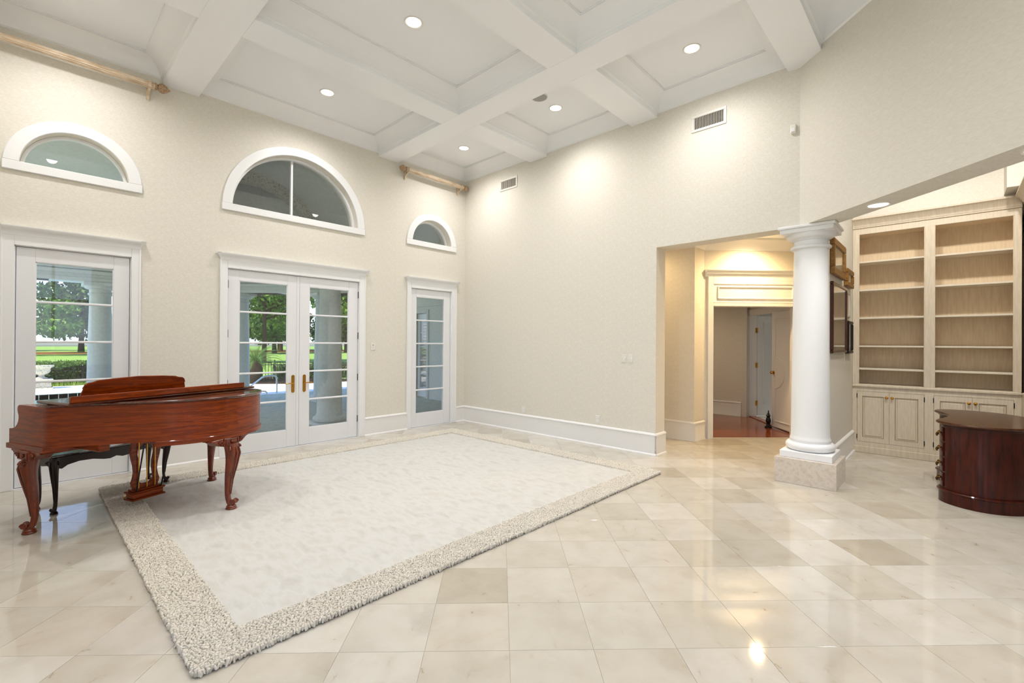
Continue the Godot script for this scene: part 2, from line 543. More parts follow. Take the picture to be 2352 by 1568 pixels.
# ---------------------------------------------------------------- room shell
const P0 := Vector2(5.484, 0.0)
const DD := Vector2(0.737, 0.676)
const DN := Vector2(0.676, -0.737)
const BASEBOARD := [Vector2(0, 0), Vector2(0.038, 0), Vector2(0.038, 0.010), Vector2(0.030, 0.022), Vector2(0.021, 0.026), Vector2(0.021, 0.258), Vector2(0.029, 0.264), Vector2(0.029, 0.276), Vector2(0.014, 0.290), Vector2(0, 0.292)]

func build_shell() -> void:
	var g := Geo.new()
	box(g, Vector3(0, 0, -0.26), Vector3(3.85, 4.8, 0))
	box(g, Vector3(3.85, 2.74, -0.26), Vector3(5.484, 4.8, 0))
	struct("wall_back", g, M.wall, "tall cream wall with two air vents beside the wide opening", "wall")
	g = Geo.new()
	var e := P0 + DD * 6.5
	prism(g, PackedVector2Array([P0, e, e + DN * 0.3, P0 + DN * 0.3, Vector2(5.66, -0.26), Vector2(5.484, -0.26)]), 2.74, 4.8, plan())
	struct("wall_right", g, M.wall, "slanting cream wall above the study opening", "wall")
	g = Geo.new()
	box(g, Vector3(-0.25, 0, 6.07), Vector3(4.2, 4.8, 6.3))
	struct("wall_front", g, M.wall, "cream wall facing the vented wall", "wall")
	g = Geo.new()
	box(g, Vector3(3.95, 0, 6.3), Vector3(4.2, 4.8, 8.8))
	# big windows behind the camera light the room from the front
	for q in [[3.95, 4.9], [6.6, 7.6], [9.3, 10.45]]:
		box(g, Vector3(q[0], 0.25, 8.8), Vector3(q[1], 4.2, 9.05))
	box(g, Vector3(3.95, 0, 8.8), Vector3(10.45, 0.25, 9.05))
	box(g, Vector3(3.95, 4.2, 8.8), Vector3(10.45, 4.8, 9.05))
	for q in [[-2.9, 4.4], [6.0, 6.8], [8.4, 8.8]]:
		box(g, Vector3(10.2, 0.25, q[0]), Vector3(10.45, 4.2, q[1]))
	box(g, Vector3(10.2, 0, -2.9), Vector3(10.45, 0.25, 8.8))
	box(g, Vector3(10.2, 4.2, -2.9), Vector3(10.45, 4.8, 8.8))
	struct("wall_rear", g, M.wall, "cream outer wall of the open living area", "wall")
	g = Geo.new()
	box(g, Vector3(-0.5, 4.8, -8.2), Vector3(10.7, 5.05, 9.3))
	var wn := 4
	for q in [[4.9, 6.6, 0], [7.6, 9.3, 0], [4.4, 6.0, 1], [6.8, 8.4, 1]]:
		var w := thing("window_%d" % wn, "tall window in the outer wall of the living area", "window", Vector3.ZERO, 0.0, "tall living area windows", "structure")
		wn += 1
		var fr := Transform3D(Basis(), Vector3(0, 0, 8.9)) if q[2] == 0 else Transform3D(Basis(Vector3(0, 0, 1), Vector3.UP, Vector3(1, 0, 0)), Vector3(10.3, 0, 0))
		var h := Geo.new()
		for k in [[q[0], 0.25, q[0] + 0.06, 4.2], [q[1] - 0.06, 0.25, q[1], 4.2], [q[0], 0.25, q[1], 0.32], [q[0], 4.13, q[1], 4.2], [q[0], 2.5, q[1], 2.56], [(q[0] + q[1]) / 2 - 0.03, 0.25, (q[0] + q[1]) / 2 + 0.03, 4.2]]:
			box(h, Vector3(k[0], k[1], -0.03), Vector3(k[2], k[3], 0.03), 0.0, fr)
		part("window_frame", h, M.white, w)
		h = Geo.new()
		box(h, Vector3(q[0], 0.25, -0.003), Vector3(q[1], 4.2, 0.003), 0.0, fr)
		part("pane", h, M.glass, w)
	struct("roof", g, M.ceiling, "flat roof slab over the house", "roof")
	g = Geo.new()
	moulding(g, BASEBOARD, Vector3(0, 0, 0), Vector3(3.85 + 0.021, 0, 0), Vector3(0, 0, 1))
	moulding(g, BASEBOARD, Vector3(3.85, 0, 0.021), Vector3(3.85, 0, -0.26), Vector3(1, 0, 0))
	struct("baseboard_back", g, M.trim, "tall white baseboard along the vented wall", "baseboard")
	g = Geo.new()
	for s in [[0.0, 0.214], [1.275, 2.051], [4.028, 4.82], [5.877, 6.07]]:
		moulding(g, BASEBOARD, Vector3(0, 0, s[0]), Vector3(0, 0, s[1]), Vector3(1, 0, 0))
	struct("baseboard_left", g, M.trim, "tall white baseboard between the glazed doors", "baseboard")

func crown_prof() -> Array:
	var p := [Vector2(0, 0), Vector2(0.185, 0), Vector2(0.185, -0.014), Vector2(0.172, -0.016)]
	for i in 9:
		var a := deg_to_rad(lerpf(80.0, 12.0, i / 8.0))
		p.append(Vector2(0.205 - sin(a) * 0.0 - cos(a) * 0.175, -0.185 + sin(a) * 0.165))
	p.append_array([Vector2(0.022, -0.168), Vector2(0.022, -0.178), Vector2(0.0, -0.19)])
	return p

func build_ceiling() -> void:
	var root := Node3D.new()
	root.name = "ceiling"
	add_child(root)
	root.set_meta("kind", "structure")
	root.set_meta("label", "white coffered ceiling with deep crossing beams")
	root.set_meta("category", "ceiling")
	var g := Geo.new()
	box(g, Vector3(-0.25, CEIL, -0.26), Vector3(10.45, 4.8, 9.05))
	part("panel", g, M.ceiling, root)
	var zs := [[1.465, 1.83], [4.27, 4.63]]
	var xs := [[1.625, 1.99], [3.48, 3.86], [5.37, 5.71], [7.22, 7.56]]
	for z in zs:
		g = Geo.new()
		box(g, Vector3(0, BEAM, z[0]), Vector3(7.3 if z[0] < 2 else 10.2, CEIL, z[1]), 0.004)
		part("beam", g, M.beam, root)
	for x in xs:
		g = Geo.new()
		var z0: float = 0.0 if x[0] < 5.5 else (x[0] - 5.484) * 0.917
		var cut := [[z0, zs[0][0]], [zs[0][1], zs[1][0]], [zs[1][1], 6.07]]
		if x[0] == 5.37:
			# the end of this beam meets the slanting wall
			prism(g, PackedVector2Array([Vector2(5.37, 0), Vector2(5.484, 0), Vector2(5.71, 0.207), Vector2(5.71, 1.465), Vector2(5.37, 1.465)]), BEAM, CEIL, plan())
			cut.remove_at(0)
		if x[0] > 7:
			cut.remove_at(0)
		for c in cut:
			box(g, Vector3(x[0], BEAM, c[0]), Vector3(x[1], CEIL, c[1]), 0.004)
		part("beam", g, M.beam, root)
	var pr := crown_prof()
	var cx := [[0.0, 1.625], [1.99, 3.48], [3.86, 5.37], [5.71, 7.22]]
	var cz := [[0.0, 1.465], [1.83, 4.27], [4.63, 6.07]]
	for i in 4:
		for j in 3:
			g = Geo.new()
			var a: float = cx[i][0]
			var b: float = cx[i][1]
			var c: float = cz[j][0]
			var d: float = cz[j][1]
			if i == 3 and j == 0:
				var q0 := Vector3(5.71, CEIL, 0.207)
				var q1 := Vector3(7.08, CEIL, 1.465)
				moulding(g, pr, q0, q1, Vector3(-DN.x, 0, -DN.y))
				moulding(g, pr, Vector3(a, CEIL, 0.2), Vector3(a, CEIL, d), Vector3(1, 0, 0))
				moulding(g, pr, Vector3(a, CEIL, d), Vector3(7.08, CEIL, d), Vector3(0, 0, -1))
			else:
				moulding(g, pr, Vector3(a, CEIL, c), Vector3(b, CEIL, c), Vector3(0, 0, 1))
				moulding(g, pr, Vector3(a, CEIL, d), Vector3(b, CEIL, d), Vector3(0, 0, -1))
				moulding(g, pr, Vector3(a, CEIL, c), Vector3(a, CEIL, d), Vector3(1, 0, 0))
				moulding(g, pr, Vector3(b, CEIL, c), Vector3(b, CEIL, d), Vector3(-1, 0, 0))
			part("coffer_moulding", g, M.white, root)
	# lower ceilings of the side rooms
	var h := Geo.new()
	var m := P0 + DN * 0.15
	prism(h, PackedVector2Array([Vector2(5.55, -0.15), m, m + DD * 6.4, Vector2(10.3, -2.9), Vector2(5.55, -2.9)]), 4.35, 4.5, plan())
	struct("ceiling_study", h, M.ceiling, "flat white ceiling of the study", "ceiling")
	h = Geo.new()
	box(h, Vector3(2.4, 3.11, -3.9), Vector3(5.6, 3.25, -0.2))
	struct("ceiling_passage", h, M.ceiling, "flat ceiling of the passage", "ceiling")
	h = Geo.new()
	prism(h, PackedVector2Array([Vector2(1.3, -1.4), Vector2(3.7, -1.4), Vector2(3.76, -1.70), Vector2(5.5, -3.44), Vector2(5.5, -2.95), Vector2(7.8, -2.95), Vector2(7.8, -8.1), Vector2(1.3, -8.1)]), 2.75, 2.9, plan())
	struct("ceiling_hall", h, M.ceiling, "flat ceiling of the hall", "ceiling")

const LUNETTES := [[5.343, 0.42], [3.04, 0.862], [0.759, 0.42]]

func build_window_wall() -> void:
	var g := Geo.new()
	for s in [[-0.26, 0.302], [1.22, 2.125], [3.97, 4.875], [5.81, 6.3]]:
		box(g, Vector3(-0.25, -0.1, s[0]), Vector3(0, 2.43, s[1]))
	box(g, Vector3(-0.25, 2.43, -0.26), Vector3(0, 3.225, 6.3))
	var p := PackedVector2Array([Vector2(-0.26, 3.225)])
	for l in [LUNETTES[2], LUNETTES[1], LUNETTES[0]]:
		var a0 := rad_to_deg(asin(0.025 / l[1]))
		p.append_array(PackedVector2Array(arc_pts(l[0], 3.2, l[1], 180.0 - a0, a0, 32)))
	p.append_array(PackedVector2Array([Vector2(6.3, 3.225), Vector2(6.3, 4.8), Vector2(-0.26, 4.8)]))
	prism(g, p, -0.25, 0.0, on_x())
	struct("wall_left", g, M.wall, "cream wall with glazed doors and half-round windows", "wall")

func lunette(i: int) -> void:
	var cz: float = LUNETTES[i][0]
	var r: float = LUNETTES[i][1]
	var big := i == 1
	var labels := ["small half-round window above the glazed door behind the piano", "wide half-round window with a centre bar above the double doors", "small half-round window in the corner above the narrow glazed door"]
	var t := thing("window_%d" % (i + 1), labels[i], "window", Vector3.ZERO, 0.0, "", "structure")
	var R := r + 0.112
	var a0 := rad_to_deg(asin(0.025 / r))
	var a1 := rad_to_deg(asin(0.025 / R))
	var g := Geo.new()
	var q := arc_pts(cz, 3.2, R, a1, 180.0 - a1, 40)
	q.append_array(arc_pts(cz, 3.2, r, 180.0 - a0, a0, 40))
	prism(g, PackedVector2Array(q), 0.0, 0.024, on_x(), 0.005)
	box(g, Vector3(0, 3.135, cz - R - 0.004), Vector3(0.026, 3.225, cz + R + 0.004), 0.005)
	part("casing", g, M.white, t)
	g = Geo.new()
	var b0 := rad_to_deg(asin(0.025 / (r - 0.03)))
	q = arc_pts(cz, 3.2, r, a0, 180.0 - a0, 40)
	q.append_array(arc_pts(cz, 3.2, r - 0.03, 180.0 - b0, b0, 40))
	prism(g, PackedVector2Array(q), -0.15, -0.09, on_x(), 0.004)
	box(g, Vector3(-0.15, 3.225, cz - r), Vector3(-0.09, 3.25, cz + r), 0.004)
	part("sash", g, M.white, t)
	if big:
		g = Geo.new()
		box(g, Vector3(-0.15, 3.24, cz + 0.086 - 0.013), Vector3(-0.10, 3.2 + r - 0.02, cz + 0.086 + 0.013), 0.003)
		part("centre_bar", g, M.white, t)
	g = Geo.new()
	prism(g, PackedVector2Array(arc_pts(cz, 3.2, r - 0.012, b0, 180.0 - b0, 40)), -0.126, -0.121, on_x())
	part("pane", g, M.glass, t)

func leaf(t: Node3D, z0: float, z1: float, g0: float, g1: float, hinge: float, handle: float, lever: float) -> void:
	# one glazed leaf, glass from z = g0 to g1
	var x0 := -0.058
	var x1 := -0.012
	var g := Geo.new()
	box(g, Vector3(x0, 0.014, z0), Vector3(x1, 2.392, g0), 0.003)
	part("stile", g, M.door, t)
	g = Geo.new()
	box(g, Vector3(x0, 0.014, g1), Vector3(x1, 2.392, z1), 0.003)
	part("stile", g, M.door, t)
	g = Geo.new()
	box(g, Vector3(x0, 2.257, g0), Vector3(x1 - 0.0005, 2.392, g1))
	part("top_rail", g, M.door, t)
	g = Geo.new()
	box(g, Vector3(x0, 0.014, g0), Vector3(x1 - 0.0005, 0.245, g1))
	part("bottom_rail", g, M.door, t)
	for k in 4:
		g = Geo.new()
		var y := 0.245 + 0.4024 * (k + 1)
		box(g, Vector3(x0 + 0.006, y - 0.012, g0), Vector3(x1 - 0.004, y + 0.012, g1), 0.006)
		part("muntin", g, M.door, t)
	for k in 5:
		g = Geo.new()
		box(g, Vector3(-0.038, 0.246 + 0.4024 * k, g0 + 0.0005), Vector3(-0.033, 0.244 + 0.4024 * (k + 1), g1 - 0.0005))
		part("pane", g, M.glass, t)
	g = Geo.new()
	# slim glazing bead round the glass
	for s in [[g0, g0 + 0.008], [g1 - 0.008, g1]]:
		box(g, Vector3(-0.03, 0.245, s[0]), Vector3(-0.017, 2.257, s[1]))
	box(g, Vector3(-0.03, 0.245, g0), Vector3(-0.017, 0.253, g1))
	box(g, Vector3(-0.03, 2.249, g0), Vector3(-0.017, 2.257, g1))
	part("glazing_bead", g, M.door, t)
	if hinge > -1.0:
		for y in [2.2, 1.57, 0.93, 0.29]:
			g = Geo.new()
			lathe(g, [Vector2(0, -0.052), Vector2(0.008, -0.05), Vector2(0.008, 0.05), Vector2(0, 0.052)], 10, Transform3D(Basis(), Vector3(-0.006, y, hinge)))
			part("hinge", g, M.black, t, "dark bronze hinge")
	if handle > -1.0:
		g = Geo.new()
		var pl := []
		for q in arc_pts(handle, 0.985, 0.022, 0, 180, 10):
			pl.append(q)
		for q in arc_pts(handle, 0.78, 0.022, 180, 360, 10):
			pl.append(q)
		prism(g, PackedVector2Array(pl), x1, x1 + 0.008, on_x(), 0.002)
		var hp := part("handle_plate", g, M.brass, t, "brass handle plate")
		g = Geo.new()
		tube(g, [Vector3(x1, 0.892, handle), Vector3(x1 + 0.045, 0.892, handle), Vector3(x1 + 0.052, 0.892, handle + lever * 0.02), Vector3(x1 + 0.052, 0.895, handle + lever * 0.07), Vector3(x1 + 0.045, 0.888, handle + lever * 0.115)], [0.008, 0.008, 0.0085, 0.007, 0.006], 8)
		part("lever", g, M.brass, hp)

func build_openings() -> void:
	for i in 3:
		lunette(i)
	var spec := [
		["white glazed door with five panes behind the piano", 4.909, 5.776, 4.82, 5.877],
		["white double glazed doors with brass lever handles", 2.159, 3.936, 2.051, 4.028],
		["narrow white glazed door in the corner of the room", 0.336, 1.186, 0.214, 1.275]]
	var cornice := [Vector2(0, 0), Vector2(0.026, 0), Vector2(0.030, 0.012), Vector2(0.030, 0.022), Vector2(0.040, 0.036), Vector2(0.052, 0.052), Vector2(0.062, 0.058), Vector2(0.066, 0.070), Vector2(0.070, 0.074), Vector2(0.070, 0.088), Vector2(0, 0.092)]
	for i in 3:
		var s: Array = spec[i]
		var t := thing("door_%d" % (i + 1), s[0], "door", Vector3.ZERO, 0.0, "", "structure")
		var z0: float = s[1]
		var z1: float = s[2]
		var c0: float = s[3]
		var c1: float = s[4]
		var g := Geo.new()
		box(g, Vector3(-0.25, -0.08, z0 - 0.034), Vector3(0.004, 2.43, z0 - 0.004))
		box(g, Vector3(-0.25, -0.08, z1 + 0.004), Vector3(0.004, 2.43, z1 + 0.034))
		box(g, Vector3(-0.25, 2.396, z0 - 0.034), Vector3(0.004, 2.43, z1 + 0.034))
		box(g, Vector3(-0.27, -0.1, z0 - 0.02), Vector3(0.012, 0.009, z1 + 0.02))
		box(g, Vector3(-0.11, 0.0, z0 - 0.01), Vector3(-0.062, 2.40, z0 + 0.012))
		box(g, Vector3(-0.11, 0.0, z1 - 0.012), Vector3(-0.062, 2.40, z1 + 0.01))
		box(g, Vector3(-0.11, 2.38, z0), Vector3(-0.062, 2.40, z1))
		part("jamb", g, M.door, t)
		g = Geo.new()
		box(g, Vector3(0, 0, c0), Vector3(0.024, 2.50, z0 - 0.012), 0.004)
		box(g, Vector3(0, 0, z1 + 0.012), Vector3(0.024, 2.50, c1), 0.004)
		box(g, Vector3(0, 2.404, z0 - 0.012), Vector3(0.0238, 2.50, z1 + 0.012))
		box(g, Vector3(0, 0, c0 - 0.006), Vector3(0.03, 2.50, c0 + 0.012), 0.004)
		box(g, Vector3(0, 0, c1 - 0.012), Vector3(0.03, 2.50, c1 + 0.006), 0.004)
		part("casing", g, M.white, t)
		g = Geo.new()
		moulding(g, cornice, Vector3(0, 2.498, c0), Vector3(0, 2.498, c1), Vector3(1, 0, 0))
		# returned ends of the cornice
		for e in [[c0, -1.0], [c1, 1.0]]:
			for k in cornice.size() - 1:
				var a: Vector2 = cornice[k]
				var b: Vector2 = cornice[k + 1]
				var da := maxf(0.0, a.x - 0.024)
				var db := maxf(0.0, b.x - 0.024)
				var nn := Vector3(0, -0.6 if b.x > a.x else 0.6, e[1]).normalized()
				g.quad(Vector3(0, 2.498 + a.y, e[0] + e[1] * da), Vector3(a.x, 2.498 + a.y, e[0] + e[1] * da), Vector3(b.x, 2.498 + b.y, e[0] + e[1] * db), Vector3(0, 2.498 + b.y, e[0] + e[1] * db), nn)
				g.quad(Vector3(a.x, 2.498 + a.y, e[0]), Vector3(a.x, 2.498 + a.y, e[0] + e[1] * da), Vector3(b.x, 2.498 + b.y, e[0] + e[1] * db), Vector3(b.x, 2.498 + b.y, e[0]), Vector3(1, -0.5, 0).normalized())
			g.quad(Vector3(0, 2.59, e[0]), Vector3(0.07, 2.586, e[0]), Vector3(0.07, 2.586, e[0] + e[1] * 0.046), Vector3(0, 2.59, e[0] + e[1] * 0.046), Vector3.UP)
		part("cornice", g, M.white, t)
		if i == 1:
			leaf(t, 3.049, z1, 3.208, 3.806, z1 + 0.004, 3.128, 1.0)
			leaf(t, z0, 3.044, 2.310, 2.905, z0 - 0.004, 2.972, -1.0)
			g = Geo.new()
			box(g, Vector3(-0.014, 0.014, 3.049), Vector3(-0.004, 2.39, 3.085), 0.003)
			part("astragal", g, M.door, t)
		elif i == 0:
			leaf(t, z0, z1, 5.045, 5.642, -9.0, -9.0, 0.0)
		else:
			leaf(t, z0, z1, 0.472, 1.078, -9.0, -9.0, 0.0)

# ---------------------------------------------------------------- floor and rug
func in_view(p: Vector3) -> bool:
	var b := Basis.from_euler(Vector3(deg_to_rad(0.197), deg_to_rad(43.454), deg_to_rad(0.349)))
	var d := b.inverse() * (p - CAM)
	if d.z > -0.3:
		return false
	return absf(d.x / -d.z) < 1.107 * 1.22 and absf(d.y / -d.z) < 0.738 * 1.22

func build_floor() -> void:
	var g := Geo.new()
	box(g, Vector3(-0.25, -0.16, -8.1), Vector3(10.45, -0.0025, 9.05))
	var root := struct("floor", g, M.grout, "polished cream marble floor laid diagonally in square tiles", "floor")
	var region := PackedVector2Array([Vector2(0, 0), Vector2(3.85, 0), Vector2(3.85, -0.26), Vector2(3.1, -0.26), Vector2(3.1, -1.26), Vector2(3.85, -1.26), Vector2(3.87, -1.6), Vector2(3.9, -1.715), Vector2(5.1, -2.915), Vector2(5.55, -3.37), Vector2(5.55, -0.44), Vector2(5.67, -0.44), Vector2(5.67, -2.225), Vector2(8.0, -2.225), Vector2(8.0, 6.07), Vector2(0, 6.07)])
	var org := Vector2(5.131, 3.537)
	var s := 0.405
	var a := Vector2(0.70711, -0.70711) * s
	var b := Vector2(0.70711, 0.70711) * s
	var shared := []
	var offs := []
	for k in 24:
		var o := Vector3(rng.randf_range(-40, 40), 0, rng.randf_range(-40, 40))
		var q := Geo.new()
		var h := s / 2 - 0.0008
		prism(q, PackedVector2Array([Vector2(o.x - h, o.z - h), Vector2(o.x + h, o.z - h), Vector2(o.x + h, o.z + h), Vector2(o.x - h, o.z + h)]), -0.012, 0.0, plan(), 0.0006)
		shared.append(q.mesh())
		offs.append(o)
	var count := 0
	for i in range(-30, 31):
		for j in range(-30, 31):
			var c := org + a * (i + 0.5) + b * (j + 0.5)
			var tile := PackedVector2Array([c - a / 2 - b / 2, c + a / 2 - b / 2, c + a / 2 + b / 2, c - a / 2 + b / 2])
			var hid := true
			var seen := false
			for q in tile:
				if not (q.x > 0.63 and q.x < 4.23 and q.y > 0.78 and q.y < 5.15):
					hid = false
				if in_view(Vector3(q.x, 0, q.y)):
					seen = true
			if hid or not seen:
				continue
			var cut := Geometry2D.intersect_polygons(tile, region)
			if cut.is_empty():
				continue
			var hsh := absi((i * 7919 + j * 104729 + i * j * 31) * 2654435) % 1000
			var o := MeshInstance3D.new()
			o.name = "tile"
			var m := hsh % 24
			o.material_override = M.marble[[0, 1, 2, 0, 4, 1, 6, 4, 3, 0, 5, 2, 6, 1, 4, 2, 0, 3][(hsh / 24) % 18]]
			var whole := false
			if cut.size() == 1 and absf(absf(area2(cut[0]) / 2) - s * s) < 0.0005:
				whole = true
			if whole:
				o.mesh = shared[m]
				o.rotation.y = PI / 4 + PI / 2 * (hsh % 4)
				o.position = Vector3(c.x, 0, c.y) - o.basis * offs[m]
			else:
				var q := Geo.new()
				for pl in cut:
					if absf(area2(pl)) < 0.004:
						continue
					var sh := PackedVector2Array()
					for w in pl:
						sh.append(c + (w - c) * 0.996)
					prism(q, sh, -0.012, 0.0, plan())
				if q.v.is_empty():
					continue
				o.mesh = q.mesh()
			root.add_child(o, true)
			count += 1
	print("tiles ", count)

func build_rug() -> void:
	var t := thing("area_rug", "large cream rug with a thick shaggy border under the piano", "rug", Vector3(2.435, 0, 2.965))
	var hx := 1.853
	var hz := 2.243
	var bw := 0.245
	var g := Geo.new()
	box(g, Vector3(-hx + bw - 0.02, 0.001, -hz + bw - 0.02), Vector3(hx - bw + 0.02, 0.015, hz - bw + 0.02), 0.003)
	part("field", g, M.rug, t, "flat cream woven centre")
	g = Geo.new()
	var e := 0.008
	box(g, Vector3(-hx + e, 0.001, -hz + e), Vector3(hx - e, 0.018, -hz + bw), 0.008)
	box(g, Vector3(-hx + e, 0.001, hz - bw), Vector3(hx - e, 0.018, hz - e), 0.008)
	box(g, Vector3(-hx + e, 0.001, -hz + bw), Vector3(-hx + bw, 0.018, hz - bw), 0.008)
	box(g, Vector3(hx - bw, 0.001, -hz + bw), Vector3(hx - e, 0.018, hz - bw), 0.008)
	part("border_backing", g, M.rugbase, t)
	# tufts of the border
	var tuft := Geo.new()
	tuft.col = Color(1, 1, 1)
	lathe(tuft, [Vector2(0.0046, -0.012), Vector2(0.0066, 0.004), Vector2(0.0052, 0.0105), Vector2(0.0, 0.0135)], 5)
	var mm := MultiMesh.new()
	mm.transform_format = MultiMesh.TRANSFORM_3D
	mm.use_colors = true
	mm.mesh = tuft.mesh(true)
	mm.mesh.surface_set_material(0, M.tuft)
	var xf := []
	var cl := []
	var st := 0.0096
	var nx := int(2 * hx / st)
	var nz := int(2 * hz / st)
	var nz_noise := FastNoiseLite.new()
	nz_noise.seed = 5
	nz_noise.frequency = 2.2
	for i in nx:
		for j in nz:
			var x := -hx + (i + rng.randf()) * st
			var z := -hz + (j + rng.randf()) * st
			if absf(x) < hx - bw and absf(z) < hz - bw:
				continue
			# rounded outer corners
			var cx := maxf(absf(x) - (hx - 0.05), 0.0)
			var cz := maxf(absf(z) - (hz - 0.05), 0.0)
			if Vector2(cx, cz).length() > 0.05:
				continue
			var s := rng.randf_range(0.75, 1.25)
			var lean := Vector3(rng.randf_range(-0.5, 0.5), 0, rng.randf_range(-0.5, 0.5))
			var up := (Vector3.UP + lean).normalized()
			var sx := up.cross(Vector3(0, 0, 1)).normalized()
			var w := nz_noise.get_noise_2d(x, z) * 0.004
			xf.append(Transform3D(Basis(sx * s, up * s * rng.randf_range(0.8, 1.3), sx.cross(up) * s), Vector3(x, 0.0175 + w, z)))
			var k := rng.randf_range(0.86, 1.04)
			cl.append(Color(0.76 * k, 0.71 * k, 0.62 * k))
	mm.instance_count = xf.size()
	for i in xf.size():
		mm.set_instance_transform(i, xf[i])
		mm.set_instance_color(i, cl[i])
	var mi := MultiMeshInstance3D.new()
	mi.name = "border_pile"
	mi.multimesh = mm
	mi.material_override = M.tuft
	t.add_child(mi, true)
	mi.set_meta("kind", "stuff")
	mi.set_meta("label", "shaggy beige border pile")

# ---------------------------------------------------------------- column
func column_shaft(g: Geo, y0: float, y1: float, r0: float, r1: float, xf := Transform3D()) -> void:
	var p := [Vector2(r0 + 0.012, y0), Vector2(r0 + 0.012, y0 + 0.012), Vector2(r0 + 0.004, y0 + 0.03)]
	for i in 13:
		var t := i / 12.0
		p.append(Vector2(lerpf(r0, r1, pow(t, 1.35)), lerpf(y0 + 0.05, y1, t)))
	lathe(g, p, 48, xf)

func build_column() -> void:
	var t := thing("column", "round white column on a marble block at the wall corner", "column", Vector3(5.556, 0, -0.165), 0.0, "", "")
	var g := Geo.new()
	box(g, Vector3(-0.279, 0, -0.279), Vector3(0.279, 0.266, 0.279), 0.003)
	part("pedestal", g, M.pedestal, t, "polished beige marble block")
	g = Geo.new()
	box(g, Vector3(-0.238, 0.266, -0.238), Vector3(0.238, 0.336, 0.238), 0.004)
	part("plinth", g, M.white, t)
	g = Geo.new()
	var p := [Vector2(0, 0.336), Vector2(0.205, 0.336)]
	for i in 13:
		var a := deg_to_rad(lerpf(-90, 90, i / 12.0))
		p.append(Vector2(0.188 + cos(a) * 0.043, 0.382 + sin(a) * 0.045))
	p.append_array([Vector2(0.194, 0.428), Vector2(0.194, 0.444)])
	lathe(g, p, 48)
	part("base_torus", g, M.white, t)
	g = Geo.new()
	column_shaft(g, 0.444, 2.50, 0.180, 0.156)
	part("shaft", g, M.white, t)
	g = Geo.new()
	p = [Vector2(0.156, 2.48), Vector2(0.160, 2.497), Vector2(0.172, 2.503)]
	for i in 9:
		var a := deg_to_rad(lerpf(-80, 80, i / 8.0))
		p.append(Vector2(0.172 + cos(a) * 0.019, 2.52 + sin(a) * 0.018))
	p.append_array([Vector2(0.168, 2.541), Vector2(0.168, 2.549), Vector2(0.160, 2.553), Vector2(0.160, 2.592), Vector2(0.173, 2.594), Vector2(0.173, 2.607)])
	for i in 9:
		var a := deg_to_rad(lerpf(-85, 0, i / 8.0))
		p.append(Vector2(0.178 + cos(a) * 0.052, 2.662 + sin(a) * 0.052))
	p.append_array([Vector2(0.230, 2.668), Vector2(0, 2.668)])
	lathe(g, p, 48)
	part("capital", g, M.white, t)
	g = Geo.new()
	box(g, Vector3(-0.243, 2.664, -0.243), Vector3(0.243, 2.708, 0.243), 0.003)
	box(g, Vector3(-0.262, 2.708, -0.262), Vector3(0.262, 2.7395, 0.262), 0.008)
	part("abacus", g, M.white, t)

# ---------------------------------------------------------------- study
func knob(g: Geo, at: Vector3, dir: Vector3, s := 1.0) -> void:
	var z := dir.normalized()
	var x := Vector3.UP.cross(z).normalized()
	lathe(g, [Vector2(0.0, 0), Vector2(0.019, 0.0), Vector2(0.019, 0.003), Vector2(0.008, 0.006), Vector2(0.006, 0.014), Vector2(0.013, 0.019), Vector2(0.016, 0.025), Vector2(0.012, 0.031), Vector2(0, 0.033)], 14, Transform3D(Basis(x, z, x.cross(z)).scaled(Vector3.ONE * s), at))

func framed_panel(g: Geo, x0: float, x1: float, y0: float, y1: float, z: float, w: float) -> void:
	# raised moulding round a panel, on a face looking to +z
	for s in [[x0, y0, x1, y0 + w], [x0, y1 - w, x1, y1], [x0, y0, x0 + w, y1], [x1 - w, y0, x1, y1]]:
		box(g, Vector3(s[0], s[1], z), Vector3(s[2], s[3], z + 0.008), 0.003)

